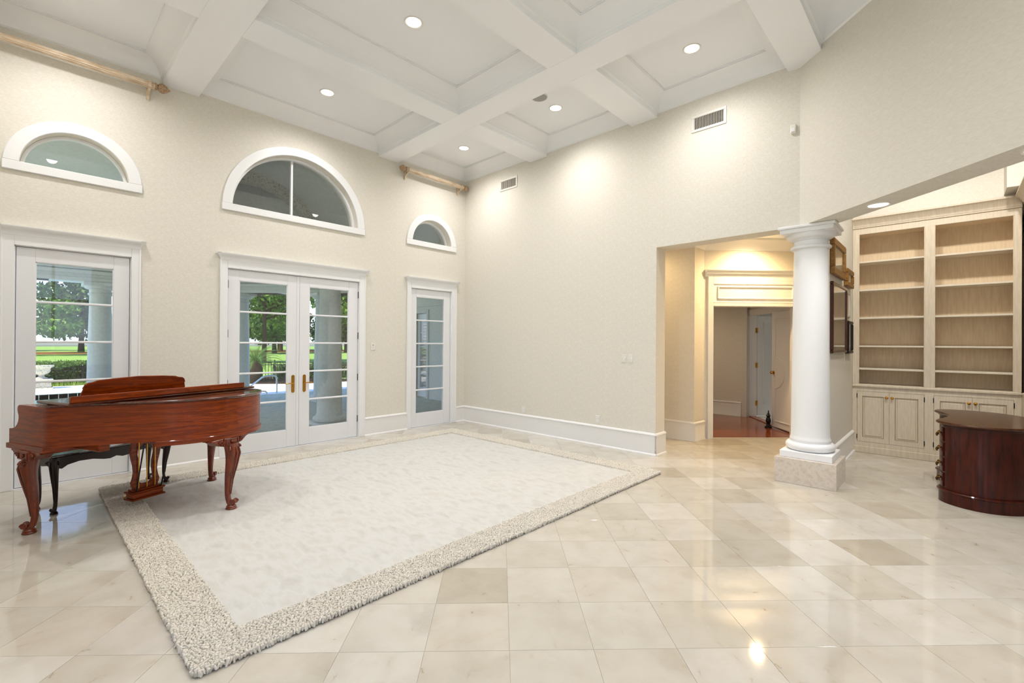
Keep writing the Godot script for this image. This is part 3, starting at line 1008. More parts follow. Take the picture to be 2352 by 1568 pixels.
func build_study() -> void:
	var g := Geo.new()
	box(g, Vector3(5.55, 0, -2.75), Vector3(5.67, 4.36, -0.42))
	struct("wall_pictures", g, M.wall, "white side wall hung with framed pictures beyond the column", "wall")
	g = Geo.new()
	box(g, Vector3(5.67, 0, -2.9), Vector3(10.2, 4.36, -2.62))
	box(g, Vector3(5.67, 3.218, -2.62), Vector3(10.2, 4.36, -2.285))
	box(g, Vector3(7.12, 3.26, -2.285), Vector3(10.2, 4.36, -1.9))
	struct("wall_study", g, M.wall, "pale wall above the built-in bookcase", "wall")
	g = Geo.new()
	moulding(g, BASEBOARD, Vector3(5.67, 0, -2.225), Vector3(5.67, 0, -0.42), Vector3(1, 0, 0))
	struct("baseboard_study", g, M.trim, "white baseboard under the framed pictures", "baseboard")
	# bookcase
	var z := -2.225
	var t := thing("built_in_bookcase", "tall limed built-in bookcase with two bays of empty shelves", "bookcase", Vector3(0, 0, z))
	g = Geo.new()
	for s in [[5.672, 5.74], [6.42, 6.515], [7.198, 7.262]]:
		box(g, Vector3(s[0], 0.935, -0.02), Vector3(s[1], 3.06, 0), 0.003)
	box(g, Vector3(5.672, 2.995, -0.021), Vector3(7.262, 3.085, 0.0005), 0.003)
	for s in [[5.74, 5.746], [6.414, 6.42], [6.515, 6.521], [7.192, 7.198]]:
		box(g, Vector3(s[0], 0.935, -0.016), Vector3(s[1], 2.995, -0.006))
	for s in [[6.455, 6.459], [6.477, 6.481]]:
		box(g, Vector3(s[0], 0.935, 0), Vector3(s[1], 2.995, 0.004))
	part("face_frame", g, M.cabinet, t)
	g = Geo.new()
	for s in [[5.672, 5.70], [6.445, 6.49], [7.23, 7.262]]:
		box(g, Vector3(s[0], 0.935, -0.33), Vector3(s[1], 3.06, -0.02))
	box(g, Vector3(5.672, 3.0, -0.33), Vector3(7.262, 3.06, -0.02))
	part("side_panel", g, M.cabinet_back, t)
	for s in [[5.69, 6.45], [6.485, 7.24]]:
		g = Geo.new()
		box(g, Vector3(s[0], 0.9345, -0.345), Vector3(s[1], 3.03, -0.325))
		part("back_panel", g, M.cabinet_back, t, "tan stained back panel")
	for b in [[5.70, 6.445], [6.49, 7.23]]:
		for y in [2.625, 2.237, 1.853, 1.466, 1.155]:
			g = Geo.new()
			box(g, Vector3(b[0], y - 0.022, -0.325), Vector3(b[1], y, -0.025), 0.002)
			part("shelf", g, M.shelf, t)
	g = Geo.new()
	var cr := [Vector2(0, 0), Vector2(0.012, 0), Vector2(0.016, 0.02), Vector2(0.02, 0.022), Vector2(0.02, 0.034), Vector2(0.032, 0.05), Vector2(0.055, 0.088), Vector2(0.078, 0.108), Vector2(0.084, 0.112), Vector2(0.084, 0.132), Vector2(0, 0.134)]
	moulding(g, cr, Vector3(5.672, 3.08, 0), Vector3(7.262, 3.08, 0), Vector3(0, 0, 1))
	part("crown", g, M.cabinet, t)
	# counter
	g = Geo.new()
	prism(g, PackedVector2Array([Vector2(5.672, z - 0.345), Vector2(7.262, z - 0.345), Vector2(7.262, z + 0.02), Vector2(5.672, z + 0.02)]), 0.898, 0.934, plan(), 0.008)
	single("counter_top", g, M.cabinet, "limed wooden counter running below the bookcase shelves", "counter")
	# base cabinets
	var which := ["limed base cabinet with paired panel doors beside the picture wall", "limed base cabinet behind the kidney-shaped desk"]
	for u in 2:
		var x0: float = [5.672, 6.466][u]
		var x1: float = [6.466, 7.262][u]
		var d0: float = [5.728, 6.512][u]
		var d1: float = [6.417, 7.199][u]
		var c := thing("base_cabinet", which[u], "cabinet", Vector3(0, 0, z), 0.0, "base cabinets under the bookcase")
		g = Geo.new()
		box(g, Vector3(x0, 0, -0.345), Vector3(x1, 0.898, -0.022))
		box(g, Vector3(x0, 0.84, -0.022), Vector3(x1, 0.898, 0))
		box(g, Vector3(x0, 0.0, -0.022), Vector3(x1, 0.147, 0))
		box(g, Vector3(x0, 0.147, -0.022), Vector3(d0 - 0.003, 0.84, 0))
		box(g, Vector3(d1 + 0.003, 0.147, -0.022), Vector3(x1, 0.84, 0))
		part("body", g, M.cabinet, c)
		g = Geo.new()
		box(g, Vector3(x0, 0.0, 0), Vector3(x1, 0.088, 0.018), 0.004)
		part("kick_board", g, M.cabinet, c)
		var mid := (d0 + d1) / 2
		for k in 2:
			var a: float = [d0, mid + 0.0015][k]
			var b: float = [mid - 0.0015, d1][k]
			g = Geo.new()
			for s in [[a, 0.15, a + 0.055, 0.837], [b - 0.055, 0.15, b, 0.837], [a + 0.055, 0.15, b - 0.055, 0.212], [a + 0.055, 0.775, b - 0.055, 0.837]]:
				box(g, Vector3(s[0], s[1], -0.02), Vector3(s[2], s[3], 0.0))
			box(g, Vector3(a + 0.05, 0.2, -0.02), Vector3(b - 0.05, 0.78, -0.012))
			var door := part("door", g, M.cabinet, c)
			g = Geo.new()
			framed_panel(g, a + 0.053, b - 0.053, 0.210, 0.777, -0.014, 0.010)
			part("panel_moulding", g, M.cabinet_glaze, door, "darker glazed moulding")
			g = Geo.new()
			box(g, Vector3(a + 0.078, 0.236, -0.014), Vector3(b - 0.078, 0.751, -0.004), 0.006)
			part("raised_panel", g, M.cabinet, door)
			g = Geo.new()
			knob(g, Vector3(b - 0.027 if k == 0 else a + 0.027, 0.768, 0.0), Vector3(0, 0, 1))
			part("knob", g, M.brass, door, "round brass knob")
			for y in [0.215, 0.775]:
				g = Geo.new()
				var hx: float = a - 0.004 if k == 0 else b + 0.004
				lathe(g, [Vector2(0, -0.032), Vector2(0.005, -0.03), Vector2(0.005, 0.03), Vector2(0, 0.032)], 8, Transform3D(Basis(), Vector3(hx, y, 0.003)))
				part("hinge", g, M.black, door, "dark hinge")
	# side run of the built-in, turning towards the room
	var sc := thing("side_cabinet", "limed cabinet end at the right of the bookcase", "cabinet", Vector3(7.262, 0, z))
	g = Geo.new()
	box(g, Vector3(0.002, 0, -0.345), Vector3(0.4, 0.898, 1.0), 0.003)
	part("body", g, M.cabinet, sc)
	g = Geo.new()
	box(g, Vector3(-0.0, 0.8985, 0.02), Vector3(0.4, 0.934, 1.0), 0.006)
	part("counter_edge", g, M.cabinet, sc)
	g = Geo.new()
	box(g, Vector3(0.024, 0.935, -0.345), Vector3(0.4, 3.08, 1.0), 0.003)
	part("upper_case", g, M.cabinet, sc)
	g = Geo.new()
	moulding(g, cr, Vector3(0.024, 3.08, 0.09), Vector3(0.024, 3.08, 1.0), Vector3(-1, 0, 0))
	part("crown", g, M.cabinet, sc)
	pictures()

func pictures() -> void:
	var prints := []
	for i in 5:
		var ramps := [
			[[0.0, Color(0.40, 0.36, 0.24)], [0.45, Color(0.58, 0.53, 0.38)], [0.7, Color(0.66, 0.62, 0.48)], [1.0, Color(0.45, 0.42, 0.33)]],
			[[0.0, Color(0.75, 0.73, 0.66)], [0.6, Color(0.86, 0.84, 0.78)], [1.0, Color(0.6, 0.58, 0.5)]],
			[[0.0, Color(0.26, 0.22, 0.16)], [0.5, Color(0.36, 0.31, 0.23)], [1.0, Color(0.30, 0.26, 0.19)]],
			[[0.0, Color(0.62, 0.60, 0.56)], [0.5, Color(0.80, 0.78, 0.74)], [1.0, Color(0.84, 0.82, 0.78)]],
			[[0.0, Color(0.62, 0.57, 0.48)], [0.5, Color(0.84, 0.82, 0.76)], [1.0, Color(0.88, 0.86, 0.8)]]]
		prints.append(tex(mat(Color(1, 1, 1), 0.6, 0.3), noise_tex(80 + i, 0.02, ramps[i], 256), Vector3(2, 2, 2)))
	var pm := mat(Color(1, 1, 1), 0.5)
	pm = M.gilt
	var spec := [
		["gilt-framed print hung highest beside the column", -0.53, -1.33, 2.275, 2.69, 0.085, 0.045, M.gilt, 0.0],
		["small gold and dark framed picture nearest the bookcase top", -1.47, -1.97, 2.225, 2.455, 0.06, 0.05, M.gilt, 0.05],
		["large dark-framed picture under glass beside the column", -0.55, -1.52, 1.375, 2.195, 0.035, 0.035, M.walnut_dark, 0.0],
		["slim grey-framed document between two pictures by the bookcase", -1.59, -1.90, 1.835, 2.165, 0.025, 0.02, M.vent, 0.03],
		["black-framed picture hung lowest beside the bookcase", -1.58, -1.96, 1.36, 1.785, 0.04, 0.045, M.black, 0.05]]
	for i in 5:
		var s: Array = spec[i]
		var zc: float = (s[1] + s[2]) / 2
		var yc: float = (s[3] + s[4]) / 2
		var hw: float = (s[1] - s[2]) / 2
		var hh: float = (s[4] - s[3]) / 2
		var w: float = s[5]
		var d: float = s[6]
		var t := thing("framed_picture", s[0], "picture", Vector3(5.6705, yc, zc), 0.0, "pictures on the study side wall")
		var g := Geo.new()
		for q in [[-hw, -hh, hw, -hh + w], [-hw, hh - w, hw, hh], [-hw, -hh + w, -hw + w, hh - w], [hw - w, -hh + w, hw, hh - w]]:
			box(g, Vector3(0, q[1], q[0]), Vector3(d, q[3], q[2]), minf(0.01, w * 0.2))
		part("frame", g, s[7], t)
		if i == 0:
			g = Geo.new()
			for k in 22:
				var y := lerpf(-hh + 0.03, hh - 0.03, k / 21.0)
				lathe(g, [Vector2(0, -0.006), Vector2(0.006, 0), Vector2(0, 0.006)], 6, Transform3D(Basis(), Vector3(d, y, hw - 0.012)))
				lathe(g, [Vector2(0, -0.006), Vector2(0.006, 0), Vector2(0, 0.006)], 6, Transform3D(Basis(), Vector3(d, y, -hw + 0.012)))
			part("beading", g, M.gilt, t).set_meta("kind", "stuff")
		var mw: float = s[8]
		g = Geo.new()
		box(g, Vector3(0.001, -hh + w - 0.002, -hw + w - 0.002), Vector3(d * 0.4, hh - w + 0.002, hw - w + 0.002))
		part("mat_board", g, mat(Color(0.84, 0.81, 0.72), 0.8) if mw > 0 else prints[i], t)
		if mw > 0:
			g = Geo.new()
			box(g, Vector3(d * 0.4, -hh + w + mw, -hw + w + mw), Vector3(d * 0.4 + 0.002, hh - w - mw, hw - w - mw))
			part("print", g, prints[i], t)
		g = Geo.new()
		box(g, Vector3(d * 0.62, -hh + w - 0.002, -hw + w - 0.002), Vector3(d * 0.62 + 0.002, hh - w + 0.002, hw - w + 0.002))
		part("glass", g, M.glass, t)

# ---------------------------------------------------------------- passage and hall beyond
func build_passage() -> void:
	var g := Geo.new()
	box(g, Vector3(2.4, 0, -1.40), Vector3(3.85, 3.25, -1.26))
	box(g, Vector3(2.4, 0, -1.26), Vector3(2.55, 3.25, -0.26))
	prism(g, PackedVector2Array([Vector2(3.7, -1.40), Vector2(3.85, -1.40), Vector2(3.87, -1.60), Vector2(3.72, -1.72)]), 0.0, 3.25, plan())
	struct("wall_passage", g, M.passage, "warm lit cream wall inside the passage opening", "wall")
	g = Geo.new()
	var sh := [Vector2(0, 0), Vector2(0.034, 0), Vector2(0.034, 0.010), Vector2(0.021, 0.026), Vector2(0.021, 0.258), Vector2(0.029, 0.264), Vector2(0.029, 0.276), Vector2(0, 0.292)]
	moulding(g, sh, Vector3(2.55, 0, -1.26), Vector3(3.872, 0, -1.26), Vector3(0, 0, 1))
	moulding(g, sh, Vector3(3.85, 0, -1.24), Vector3(3.872, 0, -1.58), Vector3(0.995, 0, 0.07).normalized())
	struct("baseboard_passage", g, M.trim, "white baseboard in the passage", "baseboard")
	# slanted wall with the panelled door head; frame: s along (1,-1), n towards the camera
	var o := Vector3(3.90, 0, -1.615)
	var sx := Vector3(0.70711, 0, -0.70711)
	var nn := Vector3(0.70711, 0, 0.70711)
	var f := Transform3D(Basis(sx, Vector3.UP, nn), o)
	var j0 := 0.095
	var j1 := 1.42
	g = Geo.new()
	box(g, Vector3(-0.10, 0, -0.15), Vector3(j0, 3.25, 0), 0.0, f)
	box(g, Vector3(j1, 0, -0.15), Vector3(2.32, 3.25, 0), 0.0, f)
	box(g, Vector3(j0, 2.07, -0.15), Vector3(j1, 3.25, 0), 0.0, f)
	struct("wall_doorway", g, M.passage, "slanted passage wall around the panelled doorway", "wall")
	var t := thing("door_4", "wide cased doorway with a panelled head over a wood floor", "doorway", Vector3.ZERO, 0.0, "", "structure")
	g = Geo.new()
	box(g, Vector3(j0 - 0.085, 0, 0), Vector3(j0, 2.53, 0.028), 0.004, f)
	box(g, Vector3(j1, 0, 0), Vector3(j1 + 0.085, 2.53, 0.028), 0.004, f)
	box(g, Vector3(j0 - 0.013, 0, -0.151), Vector3(j0 + 0.004, 2.07, 0.0), 0.0, f)
	box(g, Vector3(j1 - 0.004, 0, -0.151), Vector3(j1 + 0.013, 2.07, 0.0), 0.0, f)
	part("casing", g, M.trim, t)
	g = Geo.new()
	box(g, Vector3(j0, 2.066, -0.15), Vector3(j1, 2.53, 0.018), 0.0, f)
	box(g, Vector3(j0, 2.066, 0.018), Vector3(j1, 2.115, 0.028), 0.003, f)
	box(g, Vector3(j0, 2.455, 0.018), Vector3(j1, 2.53, 0.028), 0.003, f)
	part("head_board", g, M.trim, t)
	g = Geo.new()
	for q in [[j0 + 0.0, 2.405, j1, 2.455, 0.030], [j0 + 0.06, 2.355, j1 - 0.06, 2.378, 0.034], [j0 + 0.06, 2.175, j1 - 0.06, 2.198, 0.034], [j0 + 0.06, 2.175, j0 + 0.083, 2.378, 0.034], [j1 - 0.083, 2.175, j1 - 0.06, 2.378, 0.034], [j0, 2.115, j1, 2.14, 0.03]]:
		box(g, Vector3(q[0], q[1], 0.017), Vector3(q[2], q[3], q[4]), 0.007, f)
	part("panel_moulding", g, M.trim, t)
	g = Geo.new()
	var cp := [Vector2(0, 0), Vector2(0.03, 0), Vector2(0.034, 0.03), Vector2(0.05, 0.045), Vector2(0.062, 0.05), Vector2(0.066, 0.07), Vector2(0.085, 0.085), Vector2(0.09, 0.092), Vector2(0.09, 0.105), Vector2(0, 0.108)]
	moulding(g, cp, f * Vector3(j0 - 0.13, 2.525, 0), f * Vector3(j1 + 0.13, 2.525, 0), nn)
	part("cornice", g, M.trim, t)
	g = Geo.new()
	var cr := [Vector2(0, 0), Vector2(0.012, 0), Vector2(0.016, 0.03), Vector2(0.03, 0.04), Vector2(0.035, 0.055), Vector2(0.10, 0.13), Vector2(0.12, 0.145), Vector2(0.12, 0.172), Vector2(0, 0.175)]
	moulding(g, cr, f * Vector3(-0.3, 2.937, 0), f * Vector3(2.32, 2.937, 0), nn)
	moulding(g, cr, Vector3(2.55, 2.937, -1.26), Vector3(3.86, 2.937, -1.26), Vector3(0, 0, 1))
	moulding(g, cr, Vector3(3.85, 2.937, -1.26), Vector3(3.872, 2.937, -1.58), Vector3(0.995, 0, 0.07).normalized())
	moulding(g, cr, Vector3(5.55, 2.937, -0.3), Vector3(5.55, 2.937, -3.3), Vector3(-1, 0, 0))
	struct("trim_1", g, M.trim, "crown moulding round the passage ceiling", "moulding")
	g = Geo.new()
	box(g, Vector3(5.55, 0, -3.5), Vector3(5.67, 3.25, -2.75))
	struct("wall_passage_end", g, M.passage, "plain passage end wall behind the picture wall", "wall")
	# hall: wood floor, far wall, double doors
	var hall := PackedVector2Array([Vector2(3.93, -1.79), Vector2(5.14, -2.99), Vector2(3.60, -4.62), Vector2(1.6, -4.62), Vector2(1.6, -1.5), Vector2(3.62, -1.5)])
	var fl := Node3D.new()
	fl.name = "floor_hall"
	add_child(fl)
	fl.set_meta("kind", "structure")
	fl.set_meta("label", "polished reddish wood strip floor beyond the doorway")
	fl.set_meta("category", "floor")
	var w := 0.07
	for k in 62:
		# strips run parallel to the doorway wall
		var d := -0.02 - k * w
		var a := o + nn * d
		var b := o + nn * (d - w)
		var strip := PackedVector2Array([Vector2(a.x, a.z) - Vector2(sx.x, sx.z) * 3.5, Vector2(a.x, a.z) + Vector2(sx.x, sx.z) * 3.5, Vector2(b.x, b.z) + Vector2(sx.x, sx.z) * 3.5, Vector2(b.x, b.z) - Vector2(sx.x, sx.z) * 3.5])
		for pl in Geometry2D.intersect_polygons(strip, hall):
			if absf(area2(pl)) < 0.01:
				continue
			var q := Geo.new()
			var c := Vector2()
			for v in pl:
				c += v
			c /= pl.size()
			var shr := PackedVector2Array()
			for v in pl:
				shr.append(c + (v - c) * Vector2(0.995, 0.995))
			prism(q, shr, -0.02, 0.0, plan())
			part("plank", q, M.oak[(k * 5 + k / 3) % 4], fl)
	g = Geo.new()
	box(g, Vector3(1.5, 0, -4.55), Vector3(3.66, 2.9, -4.38))
	box(g, Vector3(1.5, 0, -4.38), Vector3(1.62, 2.9, -1.40))
	struct("wall_hall", g, M.hallwall, "taupe wall in the hall behind the doorway", "wall")
	g = Geo.new()
	moulding(g, sh, Vector3(1.62, 0, -4.38), Vector3(3.56, 0, -4.38), Vector3(0, 0, 1))
	struct("baseboard_hall", g, M.halltrim, "beige baseboard in the hall", "baseboard")
	# wall of the double doors, running towards the camera
	var w0 := Vector3(3.66, 0, -4.50)
	var wd := Vector3(0.589, 0, 0.808)
	var wn := Vector3(-0.808, 0, 0.589)
	var wf := Transform3D(Basis(wd, Vector3.UP, wn), w0)
	g = Geo.new()
	box(g, Vector3(-1.5, 0, -0.14), Vector3(0.03, 2.9, 0), 0.0, wf)
	box(g, Vector3(0.03, 2.06, -0.14), Vector3(1.99, 2.9, 0), 0.0, wf)
	box(g, Vector3(1.99, 0, -0.14), Vector3(2.1, 2.9, 0), 0.0, wf)
	struct("wall_bedroom", g, M.hallwall, "taupe wall around the double doors in the hall", "wall")
	var dd := thing("door_5", "pair of beige panelled doors in the hall, one standing open", "door", Vector3.ZERO, 0.0, "", "structure")
	g = Geo.new()
	box(g, Vector3(-0.07, 0, 0), Vector3(0.035, 2.17, 0.022), 0.005, wf)
	box(g, Vector3(-0.075, 0, 0), Vector3(-0.05, 2.17, 0.034), 0.005, wf)
	box(g, Vector3(1.985, 0, 0), Vector3(2.06, 2.17, 0.022), 0.005, wf)
	box(g, Vector3(0.035, 2.05, 0), Vector3(1.985, 2.17, 0.022), 0.005, wf)
	box(g, Vector3(0.02, 0, -0.142), Vector3(0.045, 2.06, 0.001), 0.0, wf)
	box(g, Vector3(1.975, 0, -0.142), Vector3(2.0, 2.06, 0.001), 0.0, wf)
	part("casing", g, M.halltrim, dd)
	g = Geo.new()
	box(g, Vector3(0.04, 0.0, -0.14), Vector3(1.98, 0.012, 0.0), 0.003, wf)
	part("threshold", g, M.oak[0], dd)
	# right leaf, nearly closed
	var hp := wf * Vector3(1.97, 0, -0.02)
	var ld := (Vector3(4.367, 0, -3.394) - hp)
	var lw := minf(ld.length(), 0.90)
	ld = ld.normalized()
	var lf := Transform3D(Basis(ld, Vector3.UP, ld.cross(Vector3.UP)), hp)
	if lf.basis.z.dot(wn) < 0:
		lf = Transform3D(Basis(ld, Vector3.UP, -ld.cross(Vector3.UP)), hp)
	g = Geo.new()
	box(g, Vector3(0.004, 0.03, -0.04), Vector3(lw, 2.045, 0), 0.003, lf)
	var rl := part("closed_leaf", g, M.halltrim, dd)
	g = Geo.new()
	var cy := 0.98
	for q in [[0.10, 0.13, lw - 0.10, 0.15], [0.10, 1.90, lw - 0.10, 1.92], [0.10, 0.13, 0.12, 1.92]]:
		box(g, Vector3(q[0], q[1], 0), Vector3(q[2], q[3], 0.012), 0.004, lf)
	box(g, Vector3(lw - 0.12, 0.13, 0), Vector3(lw - 0.10, cy - 0.27, 0.012), 0.004, lf)
	box(g, Vector3(lw - 0.12, cy + 0.27, 0), Vector3(lw - 0.10, 1.92, 0.012), 0.004, lf)
	var ap := []
	for q in arc_pts(lw - 0.10, cy, 0.27, 90, 270, 20):
		ap.append(lf * Vector3(q.x, q.y, 0.004))
	tube(g, ap, 0.009, 6)
	part("panel_moulding", g, M.halltrim, rl)
	g = Geo.new()
	knob(g, lf * Vector3(lw - 0.055, cy, 0.0), lf.basis.z, 1.7)
	part("knob", g, M.brass, rl, "brass door knob")
	# left leaf swung open into the lit room
	var of := Transform3D(Basis(sx, Vector3.UP, nn), wf * Vector3(0.05, 0, -0.15))
	g = Geo.new()
	box(g, Vector3(0.01, 0.03, -0.04), Vector3(0.88, 2.045, 0), 0.003, of)
	var ol := part("open_leaf", g, M.white, dd)
	g = Geo.new()
	for q in [[0.12, 0.27, 0.78, 0.29], [0.12, 1.90, 0.78, 1.92], [0.12, 0.27, 0.14, 1.92], [0.76, 0.27, 0.78, 1.92]]:
		box(g, Vector3(q[0], q[1], 0), Vector3(q[2], q[3], 0.014), 0.004, of)
	part("panel_moulding", g, M.white, ol)
	for y in [1.76, 1.05, 0.28]:
		g = Geo.new()
		box(g, Vector3(-0.035, y - 0.05, 0.0), Vector3(0.0, y + 0.05, 0.004), 0.0, of)
		lathe(g, [Vector2(0, -0.06), Vector2(0.009, -0.052), Vector2(0.009, 0.052), Vector2(0, 0.06)], 10, Transform3D(Basis(), of * Vector3(0.0, y, 0.006)))
		part("hinge", g, M.brass, ol, "brass butt hinge")
	# iron door stop holding the leaf
	var ds := lf * Vector3(lw + 0.012, 0, 0.05)
	g = Geo.new()
	lathe(g, [Vector2(0, 0), Vector2(0.075, 0.0), Vector2(0.075, 0.02), Vector2(0.05, 0.03), Vector2(0.035, 0.07), Vector2(0.055, 0.11), Vector2(0.05, 0.16), Vector2(0.028, 0.19), Vector2(0.05, 0.21), Vector2(0.03, 0.235), Vector2(0.012, 0.27), Vector2(0.012, 0.30), Vector2(0, 0.31)], 12, Transform3D(Basis.from_scale(Vector3(0.8, 1, 0.8)), ds))
	single("door_stop", g, M.black, "black cast iron doorstop at the foot of the hall door", "doorstop")
	# room behind
	g = Geo.new()
	box(g, Vector3(7.6, 0, -8.1), Vector3(7.75, 2.9, -2.9))
	box(g, Vector3(1.5, 0, -8.1), Vector3(7.75, 2.9, -7.9))
	box(g, Vector3(1.5, 0, -7.9), Vector3(1.65, 2.9, -4.55))
	struct("wall_far", g, M.wall, "plain walls of the lit room behind the hall doors", "wall")

# ---------------------------------------------------------------- lamps and things on the walls
const SPOT := 2.75
func build_lights() -> void:
	for p in [[0.815, 0.735, "recessed downlight in the corner coffer above the curtain rod"], [0.815, 3.045, "recessed downlight in the coffer above the half-round window"], [2.735, 0.735, "recessed downlight in the coffer beside the round ceiling speaker"], [2.735, 3.045, "recessed downlight in the large middle coffer"], [4.61, 0.735, "recessed downlight in the coffer above the large wall vent"]]:
		downlight(p[0], CEIL, p[1], 0.088, SPOT, p[2], "downlights in the coffers")
	for p in [[4.61, 3.045, 1.0], [0.815, 5.42, 1.0], [2.735, 5.4, 1.0], [4.61, 5.4, 0.6], [6.5, 3.045, 0.45], [8.7, 3.045, 0.4], [8.7, 5.4, 0.4], [6.5, 7.4, 0.4], [8.7, 7.4, 0.4]]:  # coffer pattern carried on unseen; living area ones added to brighten
		downlight(p[0], CEIL, p[1], 0.088, SPOT * p[2], "unseen recessed downlight added to the ceiling out of view", "added downlights out of view")
	for p in [[0.80, "recessed downlight under the slanting beam nearest the column"], [2.015, "recessed downlight under the slanting beam above the desk"]]:
		var q: Vector2 = P0 + DD * p[0] + DN * 0.165
		downlight(q.x, 2.739, q.y, 0.088, 1.2, p[1], "downlights under the beam")
	for k in [3.25, 4.5]:
		var q: Vector2 = P0 + DD * k + DN * 0.165
		downlight(q.x, 2.739, q.y, 0.088, 1.2, "recessed downlight under the far end of the slanting beam", "downlights along the beam")
	for p in [[6.15, -0.45], [7.0, -0.35]]:
		downlight(p[0], 4.349, p[1], 0.085, 4.5, "recessed downlight in the study ceiling aimed at the bookcase", "downlights in the study", Color(1.0, 0.98, 0.95), 55.0, 0.62)
	downlight(4.60, 3.109, -1.755, 0.08, 4.5, "warm recessed downlight in the passage ceiling", "", Color(1.0, 0.86, 0.64))
	downlight(3.2, 3.109, -0.75, 0.08, 1.0, "warm recessed downlight at the far end of the passage", "", Color(1.0, 0.86, 0.64))
	downlight(2.8, 2.749, -3.0, 0.08, 1.6, "recessed downlight in the hall ceiling", "", Color(1.0, 0.90, 0.76))
	downlight(5.0, 2.749, -5.8, 0.12, 6.0, "added unseen lamp standing in for daylight behind the hall doors", "", Color(0.95, 0.98, 1.0), 85.0)  # added lamp in place of the daylight in that room

func vent(x0: float, x1: float, y0: float, y1: float, label: String, dark: bool, bars: int) -> void:
	var t := thing("air_vent", label, "vent", Vector3((x0 + x1) / 2, (y0 + y1) / 2, 0.001), 0.0, "wall air vents")
	var w := (x1 - x0) / 2
	var h := (y1 - y0) / 2
	var b := 0.032
	var g := Geo.new()
	for q in [[-w, -h, w, -h + b], [-w, h - b, w, h], [-w, -h + b, -w + b, h - b], [w - b, -h + b, w, h - b]]:
		box(g, Vector3(q[0], q[1], 0), Vector3(q[2], q[3], 0.009), 0.003)
	part("frame", g, M.plastic, t)
	g = Geo.new()
	box(g, Vector3(-w + b, -h + b, 0.0), Vector3(w - b, h - b, 0.001))
	part("duct_back", g, M.dark if dark else mat(Color(0.34, 0.32, 0.29), 0.8), t)
	for k in bars:
		g = Geo.new()
		var x := lerpf(-w + b + 0.008, w - b - 0.008, k / float(bars - 1))
		box(g, Vector3(-0.0035, -h + b, -0.001), Vector3(0.0035, h - b, 0.001), 0.0, Transform3D(Basis(Vector3.UP, 0.6 if dark else 0.25), Vector3(x, 0, 0.0045)))
		part("louvre", g, M.vent, t)

func wall_plate(at: Vector3, out: Vector3, w: float, h: float, label: String, category: String, what: String) -> void:
	var s := out.cross(Vector3.UP)
	var t := thing("wall_switch" if what != "outlet" else "power_outlet", label, category, at)
	var f := Transform3D(Basis(s, Vector3.UP, out), Vector3.ZERO)
	var g := Geo.new()
	box(g, Vector3(-w / 2, -h / 2, 0), Vector3(w / 2, h / 2, 0.006), 0.003, f)
	part("cover_plate", g, M.plastic, t)
	if what == "outlet":
		for y in [-0.02, 0.02]:
			g = Geo.new()
			box(g, Vector3(-0.015, y - 0.013, 0.006), Vector3(0.015, y + 0.013, 0.009), 0.002, f)
			var so := part("socket", g, M.white, t)
			g = Geo.new()
			for x in [-0.006, 0.006]:
				box(g, Vector3(x - 0.001, y - 0.003, 0.0088), Vector3(x + 0.001, y + 0.006, 0.0093), 0.0, f)
			part("slot", g, M.dark, so)
	elif what == "key":
		g = Geo.new()
		box(g, Vector3(-0.006, 0.012, 0.006), Vector3(0.006, 0.026, 0.008), 0.001, f)
		part("indicator", g, M.dark, t, "small dark indicator")
		g = Geo.new()
		lathe(g, [Vector2(0, 0), Vector2(0.011, 0), Vector2(0.011, 0.004), Vector2(0, 0.005)], 14, f * Transform3D(Basis(Vector3(1, 0, 0), PI / 2), Vector3(0, -0.012, 0.006)))
		part("button", g, M.metalwhite, t)
	else:
		for x in [-0.023, 0.023]:
			g = Geo.new()
			box(g, Vector3(x - 0.005, -0.012, 0.005), Vector3(x + 0.005, 0.012, 0.016), 0.002, f)
			part("toggle", g, M.white, t)

